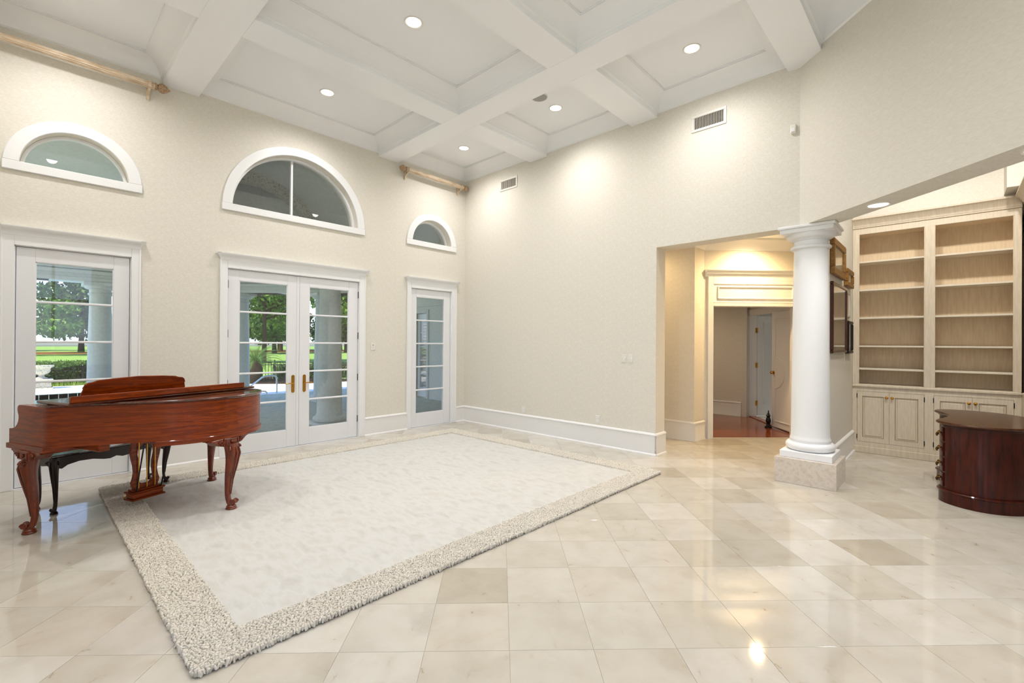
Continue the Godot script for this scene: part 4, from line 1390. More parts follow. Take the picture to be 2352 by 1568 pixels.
func curtain_rod(label: String, z0: float, z1: float, y: float, brackets: Array, ends: Array) -> void:
	var t := thing("curtain_rod", label, "curtain rod", Vector3(0.115, y, z0), 0.0, "fluted curtain rods")
	var g := Geo.new()
	var ring := []
	var len_ := z1 - z0
	for e in [0.0, len_]:
		var row := []
		for k in 48:
			var a := TAU * k / 48
			var r := 0.034 + (0.0028 if k % 4 < 2 else -0.0018)
			row.append(Vector3(cos(a) * r, sin(a) * r, e))
		ring.append(row)
	loft(g, ring)
	part("pole", g, M.rodwood, t)
	for e in ends:
		var sg: float = e[1]
		g = Geo.new()
		var f := Transform3D(Basis(Vector3(1, 0, 0), Vector3(0, 0, sg), Vector3(0, 1, 0)), Vector3(0, 0, e[0] - z0))
		lathe(g, [Vector2(0.034, 0), Vector2(0.04, 0.004), Vector2(0.04, 0.016), Vector2(0.03, 0.022), Vector2(0.027, 0.03), Vector2(0.036, 0.036), Vector2(0.036, 0.042)], 20, f)
		# acorn with leaf ribs
		var rings := []
		for i in 12:
			var u := i / 11.0
			var rr := 0.046 * sin(PI * pow(lerpf(0.18, 1.0, u), 0.75)) + 0.002
			var row := []
			for k in 40:
				var a := TAU * k / 40
				var q := rr * (1.0 + 0.07 * cos(a * 10.0))
				row.append(f * Vector3(cos(a) * q, 0.042 + u * 0.105, sin(a) * q))
			rings.append(row)
		loft(g, rings)
		part("finial", g, M.finial, t, "carved acorn finial")
	for b in brackets:
		g = Geo.new()
		var zc: float = b - z0
		var prof := [Vector2(-0.115, -0.135), Vector2(-0.098, -0.14), Vector2(-0.09, -0.12), Vector2(-0.085, -0.095), Vector2(-0.045, -0.062), Vector2(-0.01, -0.052), Vector2(0.035, -0.035), Vector2(0.05, -0.008), Vector2(0.052, 0.02), Vector2(0.046, 0.032), Vector2(0.039, 0.012), Vector2(0.02, -0.03), Vector2(-0.012, -0.036), Vector2(-0.036, -0.012), Vector2(-0.046, 0.03), Vector2(-0.07, 0.025), Vector2(-0.09, 0.01), Vector2(-0.115, 0.005)]
		prism(g, PackedVector2Array(prof), zc - 0.014, zc + 0.014, Transform3D(), 0.003)
		part("bracket", g, M.rodwood, t)

func build_wall_items() -> void:
	vent(0.934, 1.345, 4.11, 4.308, "small pale air vent near the corner of the room", false, 15)
	vent(4.312, 4.728, 4.097, 4.303, "dark-slotted air vent high above the wide opening", true, 19)
	wall_plate(Vector3(1.515, 0.365, 0.0), Vector3(0, 0, 1), 0.072, 0.115, "white power outlet low on the wall near the corner", "outlet", "outlet")
	wall_plate(Vector3(2.961, 0.373, 0.0), Vector3(0, 0, 1), 0.072, 0.115, "white power outlet low on the wall nearer the opening", "outlet", "outlet")
	wall_plate(Vector3(3.38, 1.268, 0.0), Vector3(0, 0, 1), 0.072, 0.115, "double light switch plate left of its pair beside the opening", "switch", "toggle")
	wall_plate(Vector3(3.482, 1.268, 0.0), Vector3(0, 0, 1), 0.072, 0.115, "double light switch plate closest to the opening edge", "switch", "toggle")
	wall_plate(Vector3(0.0, 1.405, 1.903), Vector3(1, 0, 0), 0.08, 0.125, "pool control plate with a dark indicator beside the double doors", "switch", "key")
	var t := thing("motion_sensor", "small white motion sensor in the corner above the column", "sensor", Vector3(5.425, 3.80, 0.0))
	var g := Geo.new()
	box(g, Vector3(-0.028, -0.05, 0), Vector3(0.028, 0.05, 0.03), 0.008)
	part("housing", g, M.plastic, t)
	g = Geo.new()
	box(g, Vector3(-0.02, -0.038, 0.03), Vector3(0.02, 0.006, 0.04), 0.008)
	part("lens", g, M.white, t)
	curtain_rod("long fluted wooden curtain rod above the door by the piano", 4.72, 6.06, 4.352, [4.765], [[4.72, -1.0]])
	curtain_rod("short fluted wooden curtain rod in the corner", 0.155, 1.375, 4.338, [0.20, 1.34], [[0.155, -1.0], [1.375, 1.0]])
	t = thing("ceiling_speaker", "round grey speaker grille in the coffer next to a beam", "speaker", Vector3(2.75, CEIL, 1.10))
	g = Geo.new()
	lathe(g, [Vector2(0.112, 0.001), Vector2(0.112, -0.006), Vector2(0.104, -0.009), Vector2(0.10, -0.006)], 36)
	part("rim", g, M.metalwhite, t)
	g = Geo.new()
	lathe(g, [Vector2(0.10, -0.006), Vector2(0.05, -0.009), Vector2(0, -0.010)], 36)
	part("grille", g, mat(Color(0.62, 0.62, 0.60), 0.7), t, "grey perforated grille")

# ---------------------------------------------------------------- piano
func cabriole(t: Node3D, at: Vector3, dir: Vector3, top: float, m: Material, s := 1.0, carve := true, called := "leg") -> void:
	# dir: horizontal direction in which knee and toe point
	var side := Vector3.UP.cross(dir).normalized()
	var g := Geo.new()
	var rows := []
	# height fraction, shift along dir, half size along dir, half size across
	var prof := [[1.0, -0.006, 0.052, 0.056], [0.95, 0.004, 0.055, 0.057], [0.88, 0.012, 0.056, 0.056], [0.80, 0.010, 0.050, 0.050], [0.70, 0.002, 0.042, 0.043], [0.60, -0.008, 0.036, 0.037], [0.50, -0.016, 0.031, 0.032], [0.40, -0.021, 0.027, 0.028], [0.30, -0.024, 0.024, 0.025], [0.22, -0.024, 0.0225, 0.023], [0.15, -0.020, 0.022, 0.0225], [0.10, -0.010, 0.024, 0.024], [0.07, 0.002, 0.027, 0.026], [0.045, 0.010, 0.027, 0.026]]
	for q in prof:
		var row := []
		for k in 32:
			var a := TAU * k / 32
			var c := cos(a)
			var d := sin(a)
			# softened square with a raised front rib and two flutes
			var r := 1.0 / pow(pow(absf(c), 3.2) + pow(absf(d), 3.2), 1.0 / 3.2)
			var fr := maxf(0.0, c)
			r *= 1.0 - 0.10 * fr * pow(sin(a * 4.0), 2.0)
			row.append(at + dir * (q[1] + c * q[2] * r * 0.9) * s + side * (d * q[3] * r * 0.9) * s + Vector3(0, q[0] * top, 0))
		rows.append(row)
	loft(g, rows)
	var leg_ := part(called, g, m, t)
	g = Geo.new()
	var toe := at + dir * 0.03 * s + Vector3(0, 0.062 * s, 0)
	spiral(g, Transform3D(Basis(dir, Vector3.UP, dir.cross(Vector3.UP)), toe + side * 0.022 * s), 0.022 * s, 1.4, 0.0075 * s)
	spiral(g, Transform3D(Basis(dir, Vector3.UP, dir.cross(Vector3.UP)), toe - side * 0.022 * s), 0.022 * s, 1.4, 0.0075 * s)
	var rr := []
	for e in [-1.0, 1.0]:
		var row := []
		for k in 16:
			var a := TAU * k / 16
			row.append(toe + side * e * 0.026 * s + dir * cos(a) * 0.021 * s + Vector3(0, sin(a) * 0.021 * s, 0))
		rr.append(row)
	loft(g, rr)
	part("toe_scroll", g, m, leg_)
	g = Geo.new()
	var pad := at + dir * 0.006 * s
	lathe(g, [Vector2(0, 0.0), Vector2(0.040 * s, 0.0), Vector2(0.044 * s, 0.006 * s), Vector2(0.041 * s, 0.014 * s), Vector2(0.037 * s, 0.018 * s), Vector2(0.040 * s, 0.024 * s), Vector2(0.030 * s, 0.036 * s), Vector2(0, 0.038 * s)], 24, Transform3D(Basis(), pad))
	part("foot_pad", g, m, leg_)
	if carve:
		g = Geo.new()
		# volutes at the knee and a carved collar
		for e in [-1.0, 1.0]:
			var c: Vector3 = at + Vector3(0, top - 0.045, 0) + side * e * 0.058 * s + dir * 0.02 * s
			spiral(g, Transform3D(Basis(dir * 0.6 + side * e * 0.8, Vector3.UP, (dir * 0.8 - side * e * 0.6)), c), 0.03 * s, 1.7, 0.009 * s)
			tube(g, [at + dir * 0.052 * s + side * e * 0.022 * s + Vector3(0, top - 0.03, 0), at + dir * 0.066 * s + side * e * 0.020 * s + Vector3(0, top * 0.85, 0), at + dir * 0.047 * s + side * e * 0.016 * s + Vector3(0, top * 0.68, 0), at + dir * 0.014 * s + side * e * 0.012 * s + Vector3(0, top * 0.45, 0), at + dir * -0.004 * s + side * e * 0.010 * s + Vector3(0, top * 0.22, 0)], [0.007 * s, 0.0085 * s, 0.007 * s, 0.005 * s, 0.004 * s], 6)
		part("carving", g, m, leg_)

func leg_block(t: Node3D, at: Vector3, dir: Vector3, top: float, under: float, m: Material, half := 0.17) -> void:
	# carved apron block between the leg and the case, running along side
	var side := Vector3.UP.cross(dir).normalized()
	var g := Geo.new()
	var f := Transform3D(Basis(side, Vector3.UP, dir), at)
	box(g, Vector3(-0.078, top, -0.07), Vector3(0.078, under, 0.062), 0.004, f)
	for q in [[-0.06, top + 0.008, 0.06, top + 0.014], [-0.06, under - 0.014, 0.06, under - 0.008], [-0.066, top + 0.008, -0.058, under - 0.008], [0.058, top + 0.008, 0.066, under - 0.008]]:
		box(g, Vector3(q[0], q[1], 0.06), Vector3(q[2], q[3], 0.069), 0.002, f)
	lathe(g, [Vector2(0, 0), Vector2(0.016, 0.001), Vector2(0.012, 0.008), Vector2(0, 0.012)], 8, f * Transform3D(Basis(Vector3(1, 0, 0), PI / 2), Vector3(0, (top + under) / 2, 0.064)))
	for e in [-1.0, 1.0]:
		var yc := (top + under) / 2
		var pr := PackedVector2Array([Vector2(e * 0.078, top + 0.006), Vector2(e * 0.078, under), Vector2(e * half, under), Vector2(e * (half + 0.006), under - 0.012), Vector2(e * (half - 0.02), under - 0.018), Vector2(e * 0.12, top + 0.012)])
		prism(g, pr, -0.05, 0.05, f, 0.003)
		spiral(g, f * Transform3D(Basis(Vector3(e, 0, 0), Vector3.UP, Vector3(0, 0, 1)), Vector3(e * 0.102, yc, 0.055)), 0.022, 1.6, 0.0065)
	part("leg_bracket", g, m, t, "carved scroll bracket")

func build_piano() -> void:
	var t := thing("grand_piano", "reddish walnut baby grand piano on carved cabriole legs", "piano", Vector3(1.574, 0, 5.674), atan2(0.93, -0.367))
	# local axes: x = treble to bass, z = keyboard to tail
	var ctrl := [Vector2(-0.02, 0.20), Vector2(-0.012, 0.255), Vector2(0.018, 0.305), Vector2(0.07, 0.352), Vector2(0.17, 0.45), Vector2(0.29, 0.575), Vector2(0.41, 0.70), Vector2(0.53, 0.805), Vector2(0.66, 0.882), Vector2(0.79, 0.925), Vector2(0.92, 0.938), Vector2(1.06, 0.925), Vector2(1.19, 0.882), Vector2(1.30, 0.815), Vector2(1.385, 0.725), Vector2(1.432, 0.60), Vector2(1.44, 0.50)]
	var curve := []
	for i in ctrl.size() - 1:
		var p0: Vector2 = ctrl[maxi(i - 1, 0)]
		var p1: Vector2 = ctrl[i]
		var p2: Vector2 = ctrl[i + 1]
		var p3: Vector2 = ctrl[mini(i + 2, ctrl.size() - 1)]
		for k in 4:
			curve.append(p1.cubic_interpolate(p2, p0, p3, k / 4.0))
	curve.append(ctrl[-1])
	var outline := [Vector2(-0.02, -0.09)]
	outline.append_array(curve)
	outline.append(Vector2(1.44, -0.09))
	var g := Geo.new()
	prism(g, PackedVector2Array(outline), 0.672, 0.972, plan(), 0.0, 40.0)
	part("case", g, M.walnut, t, "glossy walnut veneered rim")
	# plinth strips under the rim at the legs
	var strip := func(a: int, b: int, off: float) -> Array:
		var o := []
		for i in range(a, b + 1):
			var d: Vector2 = (curve[mini(i + 1, curve.size() - 1)] - curve[maxi(i - 1, 0)]).normalized()
			o.append(curve[i] + Vector2(-d.y, d.x) * off)
		return o
	g = Geo.new()
	var pa: Array = strip.call(25, 58, 0.010)
	var pb: Array = strip.call(25, 58, -0.09)
	pb.reverse()
	prism(g, PackedVector2Array(pa + pb), 0.632, 0.672, plan(), 0.003)
	part("tail_plinth", g, M.walnut, t)
	g = Geo.new()
	box(g, Vector3(-0.032, 0.632, -0.288), Vector3(0.10, 0.672, 0.235), 0.003)
	part("side_plinth", g, M.walnut, t)
	g = Geo.new()
	box(g, Vector3(1.34, 0.632, -0.288), Vector3(1.452, 0.672, 0.235), 0.003)
	part("side_plinth", g, M.walnut, t)
	# arms with the scrolled cut
	var arm := [Vector2(-0.272, 0.668), Vector2(-0.272, 0.782), Vector2(-0.215, 0.787), Vector2(-0.185, 0.800), Vector2(-0.158, 0.822), Vector2(-0.142, 0.848), Vector2(-0.136, 0.872), Vector2(-0.138, 0.892), Vector2(-0.148, 0.912), Vector2(-0.154, 0.930), Vector2(-0.153, 0.950), Vector2(-0.146, 0.964), Vector2(-0.132, 0.9715), Vector2(-0.085, 0.9715), Vector2(-0.085, 0.668)]
	for x in [[-0.02, 0.03], [1.39, 1.44]]:
		g = Geo.new()
		prism(g, PackedVector2Array(arm), x[0], x[1], on_x(), 0.002, 40.0)
		part("arm", g, M.walnut, t)
	g = Geo.new()
	box(g, Vector3(0.03, 0.64, -0.27), Vector3(1.39, 0.70, 0.12), 0.003)
	part("key_bed", g, M.walnut, t)
	g = Geo.new()
	box(g, Vector3(0.03, 0.70, -0.272), Vector3(1.39, 0.738, -0.25), 0.003)
	part("key_slip", g, M.walnut, t)
	var km := mat(Color(0.88, 0.86, 0.80), 0.25)
	var white := Geo.new()
	for k in 52:
		box(white, Vector3(0.095 + k * 0.0244, 0.70, -0.245), Vector3(0.095 + k * 0.0244 + 0.0235, 0.732, -0.10), 0.001)
	part("white_keys", white, km, t).set_meta("kind", "stuff")
	var blk := Geo.new()
	for k in 52:
		if (k + 5) % 7 in [0, 1, 3, 4, 5] and k < 51:
			box(blk, Vector3(0.095 + (k + 1) * 0.0244 - 0.006, 0.73, -0.195), Vector3(0.095 + (k + 1) * 0.0244 + 0.006, 0.744, -0.10), 0.002)
	part("black_keys", blk, M.black, t).set_meta("kind", "stuff")
	g = Geo.new()
	for x in [[0.03, 0.092], [1.365, 1.39]]:
		g = Geo.new()
		box(g, Vector3(x[0], 0.70, -0.25), Vector3(x[1], 0.76, -0.09), 0.003)
		part("key_block", g, M.walnut, t)
	g = Geo.new()
	box(g, Vector3(0.03, 0.74, -0.11), Vector3(1.39, 0.955, -0.088), 0.004)
	part("fallboard", g, M.walnut, t)
	# underside
	g = Geo.new()
	for i in 4:
		var a := Vector3(0.2 + i * 0.33, 0.615, 0.05)
		box(g, a, a + Vector3(0.07, 0.058, 0.42 + 0.12 * i), 0.004)
	box(g, Vector3(0.03, 0.60, 0.03), Vector3(1.39, 0.672, 0.13), 0.004)
	part("under_frame", g, M.walnut, t, "timber framing underneath")
	g = Geo.new()
	box(g, Vector3(0.30, 0.612, 0.3), Vector3(0.33, 0.628, 0.304))
	part("maker_tag", g, M.plastic, t, "small pale tag")
	# lid: main part follows the rim, flap folded back over it
	var lid := [Vector2(-0.03, 0.13)]
	var lc: Array = strip.call(0, curve.size() - 1, 0.018)
	lid.append_array(lc)
	lid.append(Vector2(1.455, 0.13))
	g = Geo.new()
	prism(g, PackedVector2Array(lid), 0.975, 0.997, plan(), 0.007, 40.0)
	part("lid", g, M.walnut_top, t, "polished lid with rounded edge")
	g = Geo.new()
	box(g, Vector3(-0.03, 1.0, 0.135), Vector3(1.458, 1.021, 0.563), 0.006)
	part("lid_flap", g, M.walnut_top, t, "front lid flap folded back")
	g = Geo.new()
	box(g, Vector3(-0.022, 1.02, 0.548), Vector3(1.34, 1.067, 0.566), 0.003)
	part("lid_lip", g, M.walnut, t, "reddish upright lip of the folded flap")
	g = Geo.new()
	for x in [0.25, 0.71, 1.17]:
		tube(g, [Vector3(x - 0.05, 0.998, 0.132), Vector3(x + 0.05, 0.998, 0.132)], 0.006, 8)
	part("lid_hinge", g, M.brass, t)
	# music desk
	g = Geo.new()
	var md := [Vector2(0.272, 0.0), Vector2(0.282, 0.05), Vector2(0.293, 0.085), Vector2(0.288, 0.095), Vector2(0.300, 0.125), Vector2(0.318, 0.140), Vector2(0.345, 0.144), Vector2(0.366, 0.150), Vector2(0.376, 0.157), Vector2(0.50, 0.168), Vector2(0.69, 0.176), Vector2(0.88, 0.168), Vector2(1.005, 0.157), Vector2(1.018, 0.150), Vector2(1.04, 0.144), Vector2(1.07, 0.140), Vector2(1.088, 0.125), Vector2(1.10, 0.095), Vector2(1.094, 0.085), Vector2(1.105, 0.05), Vector2(1.112, 0.0)]
	var tilt := Transform3D(Basis(Vector3(1, 0, 0), deg_to_rad(14.0)), Vector3(0, 0.985, 0.03))
	prism(g, PackedVector2Array(md), -0.008, 0.008, tilt, 0.002)
	part("music_desk", g, M.walnut, t, "shaped walnut music desk")
	g = Geo.new()
	box(g, Vector3(0.24, 0.972, -0.07), Vector3(1.14, 0.988, 0.06), 0.004)
	part("desk_slide", g, M.walnut, t)
	# legs
	var fr := Vector3(-0.72, 0, -0.69).normalized()
	leg_block(t, Vector3(0.015, 0, 0.0), Vector3(-1, 0, 0), 0.565, 0.634, M.carved, 0.20)
	cabriole(t, Vector3(0.0, 0, 0.0), fr, 0.585, M.carved)
	leg_block(t, Vector3(1.405, 0, 0.0), Vector3(1, 0, 0), 0.565, 0.634, M.carved, 0.20)
	cabriole(t, Vector3(1.415, 0.0155, 0.0), Vector3(0.86, 0, -0.5), 0.57, M.carved)
	var td := Vector3(0.16, 0, 0.987)
	leg_block(t, Vector3(0.92, 0, 0.885), td, 0.565, 0.634, M.carved, 0.19)
	cabriole(t, Vector3(0.92, 0.0155, 0.945), Vector3(0.42, 0, 0.907).normalized(), 0.57, M.carved)
	# pedal lyre
	g = Geo.new()
	for e in [-1.0, 1.0]:
		var cx := 0.70
		var pr := []
		for q in [[0.105, 0.61], [0.115, 0.56], [0.122, 0.50], [0.112, 0.44], [0.098, 0.38], [0.092, 0.32], [0.10, 0.27], [0.112, 0.23], [0.104, 0.195], [0.086, 0.17], [0.03, 0.17], [0.03, 0.205], [0.045, 0.225], [0.062, 0.24], [0.058, 0.29], [0.05, 0.34], [0.052, 0.40], [0.066, 0.47], [0.062, 0.52], [0.045, 0.545], [0.02, 0.55], [0.0, 0.54], [0.0, 0.61]]:
			pr.append(Vector2(cx + e * q[0], q[1]))
		prism(g, PackedVector2Array(pr), 0.135, 0.165, Transform3D(), 0.004)
	box(g, Vector3(0.60, 0.17, 0.136), Vector3(0.80, 0.21, 0.164), 0.003)
	part("lyre_posts", g, M.walnut, t)
	g = Geo.new()
	box(g, Vector3(0.565, 0.085, 0.09), Vector3(0.835, 0.10, 0.215), 0.004)
	box(g, Vector3(0.578, 0.10, 0.10), Vector3(0.822, 0.145, 0.205), 0.006)
	box(g, Vector3(0.565, 0.143, 0.09), Vector3(0.835, 0.160, 0.215), 0.006)
	box(g, Vector3(0.585, 0.16, 0.11), Vector3(0.815, 0.175, 0.195), 0.005)
	part("lyre_box", g, M.walnut, t)
	for x in [0.635, 0.70, 0.765]:
		g = Geo.new()
		tube(g, [Vector3(x, 0.165, 0.178), Vector3(x, 0.60, 0.178)], 0.0045, 8)
		part("pedal_rod", g, M.brass, t, "thin brass pedal rod")
		g = Geo.new()
		tube(g, [Vector3(x, 0.105, 0.10), Vector3(x, 0.095, 0.04), Vector3(x, 0.078, -0.01)], [0.011, 0.013, 0.016], 8)
		part("pedal", g, M.brass, t, "brass pedal")
	for x in [0.60, 0.80]:
		g = Geo.new()
		tube(g, [Vector3(x, 0.16, 0.205), Vector3(x + (0.01 if x > 0.7 else -0.01), 0.655, 0.345)], 0.006, 8)
		part("lyre_brace", g, M.black, t, "thin dark brace rod")

func build_bench() -> void:
	var turn := atan2(0.93, -0.367)
	var b := Basis(Vector3.UP, turn)
	var t := thing("piano_bench", "dark wooden piano bench with a scalloped apron behind the piano", "bench", Vector3(1.574, 0, 5.674) + b * Vector3(0.725, 0, -0.47), turn)
	var hx := 0.475
	var hz := 0.165
	var g := Geo.new()
	box(g, Vector3(-hx, 0.475, -hz), Vector3(hx, 0.498, hz), 0.007)
	part("seat", g, M.bench_top, t, "glossy dark seat top")
	for e in [-1.0, 1.0]:
		g = Geo.new()
		var pr := [Vector2(-hx + 0.01, 0.475), Vector2(hx - 0.01, 0.475), Vector2(hx - 0.01, 0.40)]
		for q in [[0.40, 0.375], [0.36, 0.40], [0.28, 0.415], [0.18, 0.41], [0.10, 0.39], [0.05, 0.385], [0.0, 0.40], [-0.05, 0.385], [-0.10, 0.39], [-0.18, 0.41], [-0.28, 0.415], [-0.36, 0.40], [-0.40, 0.375]]:
			pr.append(Vector2(q[0], q[1]))
		pr.append(Vector2(-hx + 0.01, 0.40))
		prism(g, PackedVector2Array(pr), e * (hz - 0.018) - 0.009, e * (hz - 0.018) + 0.009, Transform3D(), 0.002)
		part("apron", g, M.bench, t)
	for e in [-1.0, 1.0]:
		g = Geo.new()
		var pr := [Vector2(-hz + 0.02, 0.475), Vector2(hz - 0.02, 0.475), Vector2(hz - 0.02, 0.38), Vector2(0.08, 0.405), Vector2(0.0, 0.395), Vector2(-0.08, 0.405), Vector2(-hz + 0.02, 0.38)]
		prism(g, PackedVector2Array(pr), e * (hx - 0.018) - 0.009, e * (hx - 0.018) + 0.009, on_x(), 0.002)
		part("end_apron", g, M.bench, t)
	for ex in [-1.0, 1.0]:
		for ez in [-1.0, 1.0]:
			var lift := 0.031 if ex > 0 else 0.0
			cabriole(t, Vector3(ex * (hx - 0.035), lift, ez * (hz - 0.03)), Vector3(ex * 0.8, 0, ez * 0.6).normalized(), 0.475 - lift, M.bench, 0.62)

# ---------------------------------------------------------------- kidney desk
func kidney(off: float) -> PackedVector2Array:
	var c := [Vector2(6.533, -1.27), Vector2(6.60, -1.40), Vector2(6.74, -1.468), Vector2(6.90, -1.472), Vector2(7.06, -1.40), Vector2(7.20, -1.25), Vector2(7.30, -1.05), Vector2(7.335, -0.80), Vector2(7.30, -0.55), Vector2(7.21, -0.32), Vector2(7.08, -0.165), Vector2(6.92, -0.088), Vector2(6.76, -0.105), Vector2(6.63, -0.19), Vector2(6.562, -0.315), Vector2(6.575, -0.45), Vector2(6.615, -0.60), Vector2(6.65, -0.775), Vector2(6.628, -0.95), Vector2(6.57, -1.12)]
	var p := PackedVector2Array()
	var k := c.size()
	for i in k:
		for s in 5:
			p.append(c[i].cubic_interpolate(c[(i + 1) % k], c[(i + k - 1) % k], c[(i + 2) % k], s / 5.0))
	var o := PackedVector2Array()
	var n := p.size()
	var sg := signf(area2(p))
	for i in n:
		var d := (p[(i + 1) % n] - p[(i + n - 1) % n]).normalized()
		o.append(p[i] + Vector2(d.y, -d.x) * sg * off - Vector2(6.95, -0.78))
	return o

func build_desk() -> void:
	var t := thing("kidney_desk", "kidney-shaped mahogany desk in front of the bookcase", "desk", Vector3(6.95, 0, -0.78))
	var g := Geo.new()
	prism(g, kidney(0.0), 0.733, 0.757, plan(), 0.008, 45.0)
	part("desk_top", g, M.desktop, t, "brown inlaid desk top")
	g = Geo.new()
	prism(g, kidney(-0.028), 0.716, 0.733, plan(), 0.005, 45.0)
	part("top_moulding", g, M.mahogany, t)
	g = Geo.new()
	prism(g, kidney(-0.042), 0.10, 0.718, plan(), 0.0, 45.0)
	part("body", g, M.mahogany, t, "curved glossy mahogany body")
	g = Geo.new()
	prism(g, kidney(-0.020), 0.0, 0.105, plan(), 0.0, 45.0)
	part("base", g, M.mahogany, t)
	g = Geo.new()
	prism(g, kidney(-0.008), 0.103, 0.125, plan(), 0.008, 45.0)
	part("base_moulding", g, M.mahogany, t)
	# drawers on the hollow side
	var kp := kidney(-0.042)
	var banks := [[68, 76], [86, 97]]
	for bk in banks:
		for r in 4:
			var y0: float = 0.14 + r * 0.142
			g = Geo.new()
			var outer := []
			var inner := []
			for i in range(bk[0], bk[1] + 1):
				var a: Vector2 = kp[i % kp.size()]
				var d := (kp[(i + 1) % kp.size()] - kp[(i - 1) % kp.size()]).normalized()
				var nn := Vector2(d.y, -d.x) * signf(area2(kp))
				outer.append(a + nn * 0.010)
				inner.append(a - nn * 0.004)
			inner.reverse()
			prism(g, PackedVector2Array(outer + inner), y0, y0 + 0.128, plan(), 0.003, 45.0)
			var dr := part("drawer", g, M.mahogany, t)
			g = Geo.new()
			var mid: int = (bk[0] + bk[1]) / 2
			var a: Vector2 = kp[mid]
			var d := (kp[mid + 1] - kp[mid - 1]).normalized()
			var nn := Vector2(d.y, -d.x) * signf(area2(kp))
			for e in [-0.25, 0.25]:
				var i2: int = mid + (2 if e > 0 else -2)
				var q: Vector2 = kp[i2]
				var c := Vector3(q.x + nn.x * 0.012, y0 + 0.075, q.y + nn.y * 0.012)
				var out := Vector3(nn.x, 0, nn.y)
				tube(g, [c, c + out * 0.022], 0.008, 8)
				tube(g, [c + out * 0.020, c + out * 0.026 + Vector3(0, -0.018, 0), c + out * 0.022 + Vector3(0, -0.036, 0)], [0.007, 0.009, 0.006], 8)
			part("drop_pull", g, M.oldbrass, dr, "dark drop handles")

# ---------------------------------------------------------------- outdoors
func leaves(g: Geo, c: Vector3, r: Vector3, count: int, size: float, cols: Array, shell := 0.5) -> void:
	for i in count:
		var d := Vector3(rng.randfn(), rng.randfn(), rng.randfn()).normalized()
		var u := pow(rng.randf(), 0.5)
		var p := c + d * r * lerpf(shell, 1.0, u)
		var x := Vector3(rng.randfn(), rng.randfn(), rng.randfn()).normalized()
		var y := (d * 0.8 + Vector3(rng.randfn(), rng.randfn(), rng.randfn()) * 0.5).normalized().cross(x).normalized()
		var s := size * rng.randf_range(0.6, 1.3)
		var col: Color = cols[rng.randi() % cols.size()]
		var k := rng.randf_range(0.75, 1.2)
		g.col = Color(col.r * k, col.g * k, col.b * k)
		var nn := x.cross(y).normalized()
		g.quad(p - x * s, p + y * s * 0.55, p + x * s, p - y * s * 0.55, nn)

func tree_kind(kind: int) -> Array:
	# [crown mesh, trunk geo height]
	var g := Geo.new()
	var cols: Array = [[Color(0.06, 0.13, 0.025), Color(0.10, 0.20, 0.035), Color(0.16, 0.27, 0.05)], [Color(0.035, 0.085, 0.022), Color(0.055, 0.12, 0.028), Color(0.09, 0.17, 0.04)], [Color(0.08, 0.17, 0.03), Color(0.13, 0.24, 0.045), Color(0.18, 0.28, 0.055)]][kind]
	if kind == 0:
		# pine with layered puffs
		for i in 26:
			var h := rng.randf_range(2.6, 15.0)
			var a := rng.randf() * TAU
			var rr := lerpf(4.2, 1.2, (h - 2.6) / 12.4) * rng.randf_range(0.4, 1.0)
			leaves(g, Vector3(cos(a) * rr, h, sin(a) * rr), Vector3(1.9, 0.95, 1.9), 330, 0.24, cols, 0.3)
	elif kind == 1:
		for i in 22:
			var h := rng.randf_range(2.2, 13.0)
			var a := rng.randf() * TAU
			var rr := rng.randf_range(0.5, 3.4)
			leaves(g, Vector3(cos(a) * rr, h, sin(a) * rr), Vector3(2.0, 1.8, 2.0), 380, 0.26, cols, 0.4)
	else:
		for i in 24:
			var h := rng.randf_range(2.4, 8.5)
			var a := rng.randf() * TAU
			var rr := rng.randf_range(0.3, 3.0)
			leaves(g, Vector3(cos(a) * rr, h, sin(a) * rr), Vector3(1.3, 1.1, 1.3), 420, 0.13, cols, 0.35)
	var trunk := Geo.new()
	var top: float = [13.0, 9.0, 6.0][kind]
	tube(trunk, [Vector3(0, 0.0, 0), Vector3(0.06, 1.2, 0.03), Vector3(-0.04, top * 0.5, 0.05), Vector3(0.05, top, 0)], [0.30, 0.23, 0.17, 0.05] if kind < 2 else [0.16, 0.12, 0.10, 0.04], 8)
	for k in 7:
		var h: float = rng.randf_range(2.4, top * 0.85)
		var a := rng.randf() * TAU
		tube(trunk, [Vector3(0, h, 0), Vector3(cos(a) * 1.2, h + 0.5, sin(a) * 1.2), Vector3(cos(a) * 2.4, h + 0.8, sin(a) * 2.4)], [0.07, 0.05, 0.02], 5)
	return [g.mesh(true), trunk.mesh()]

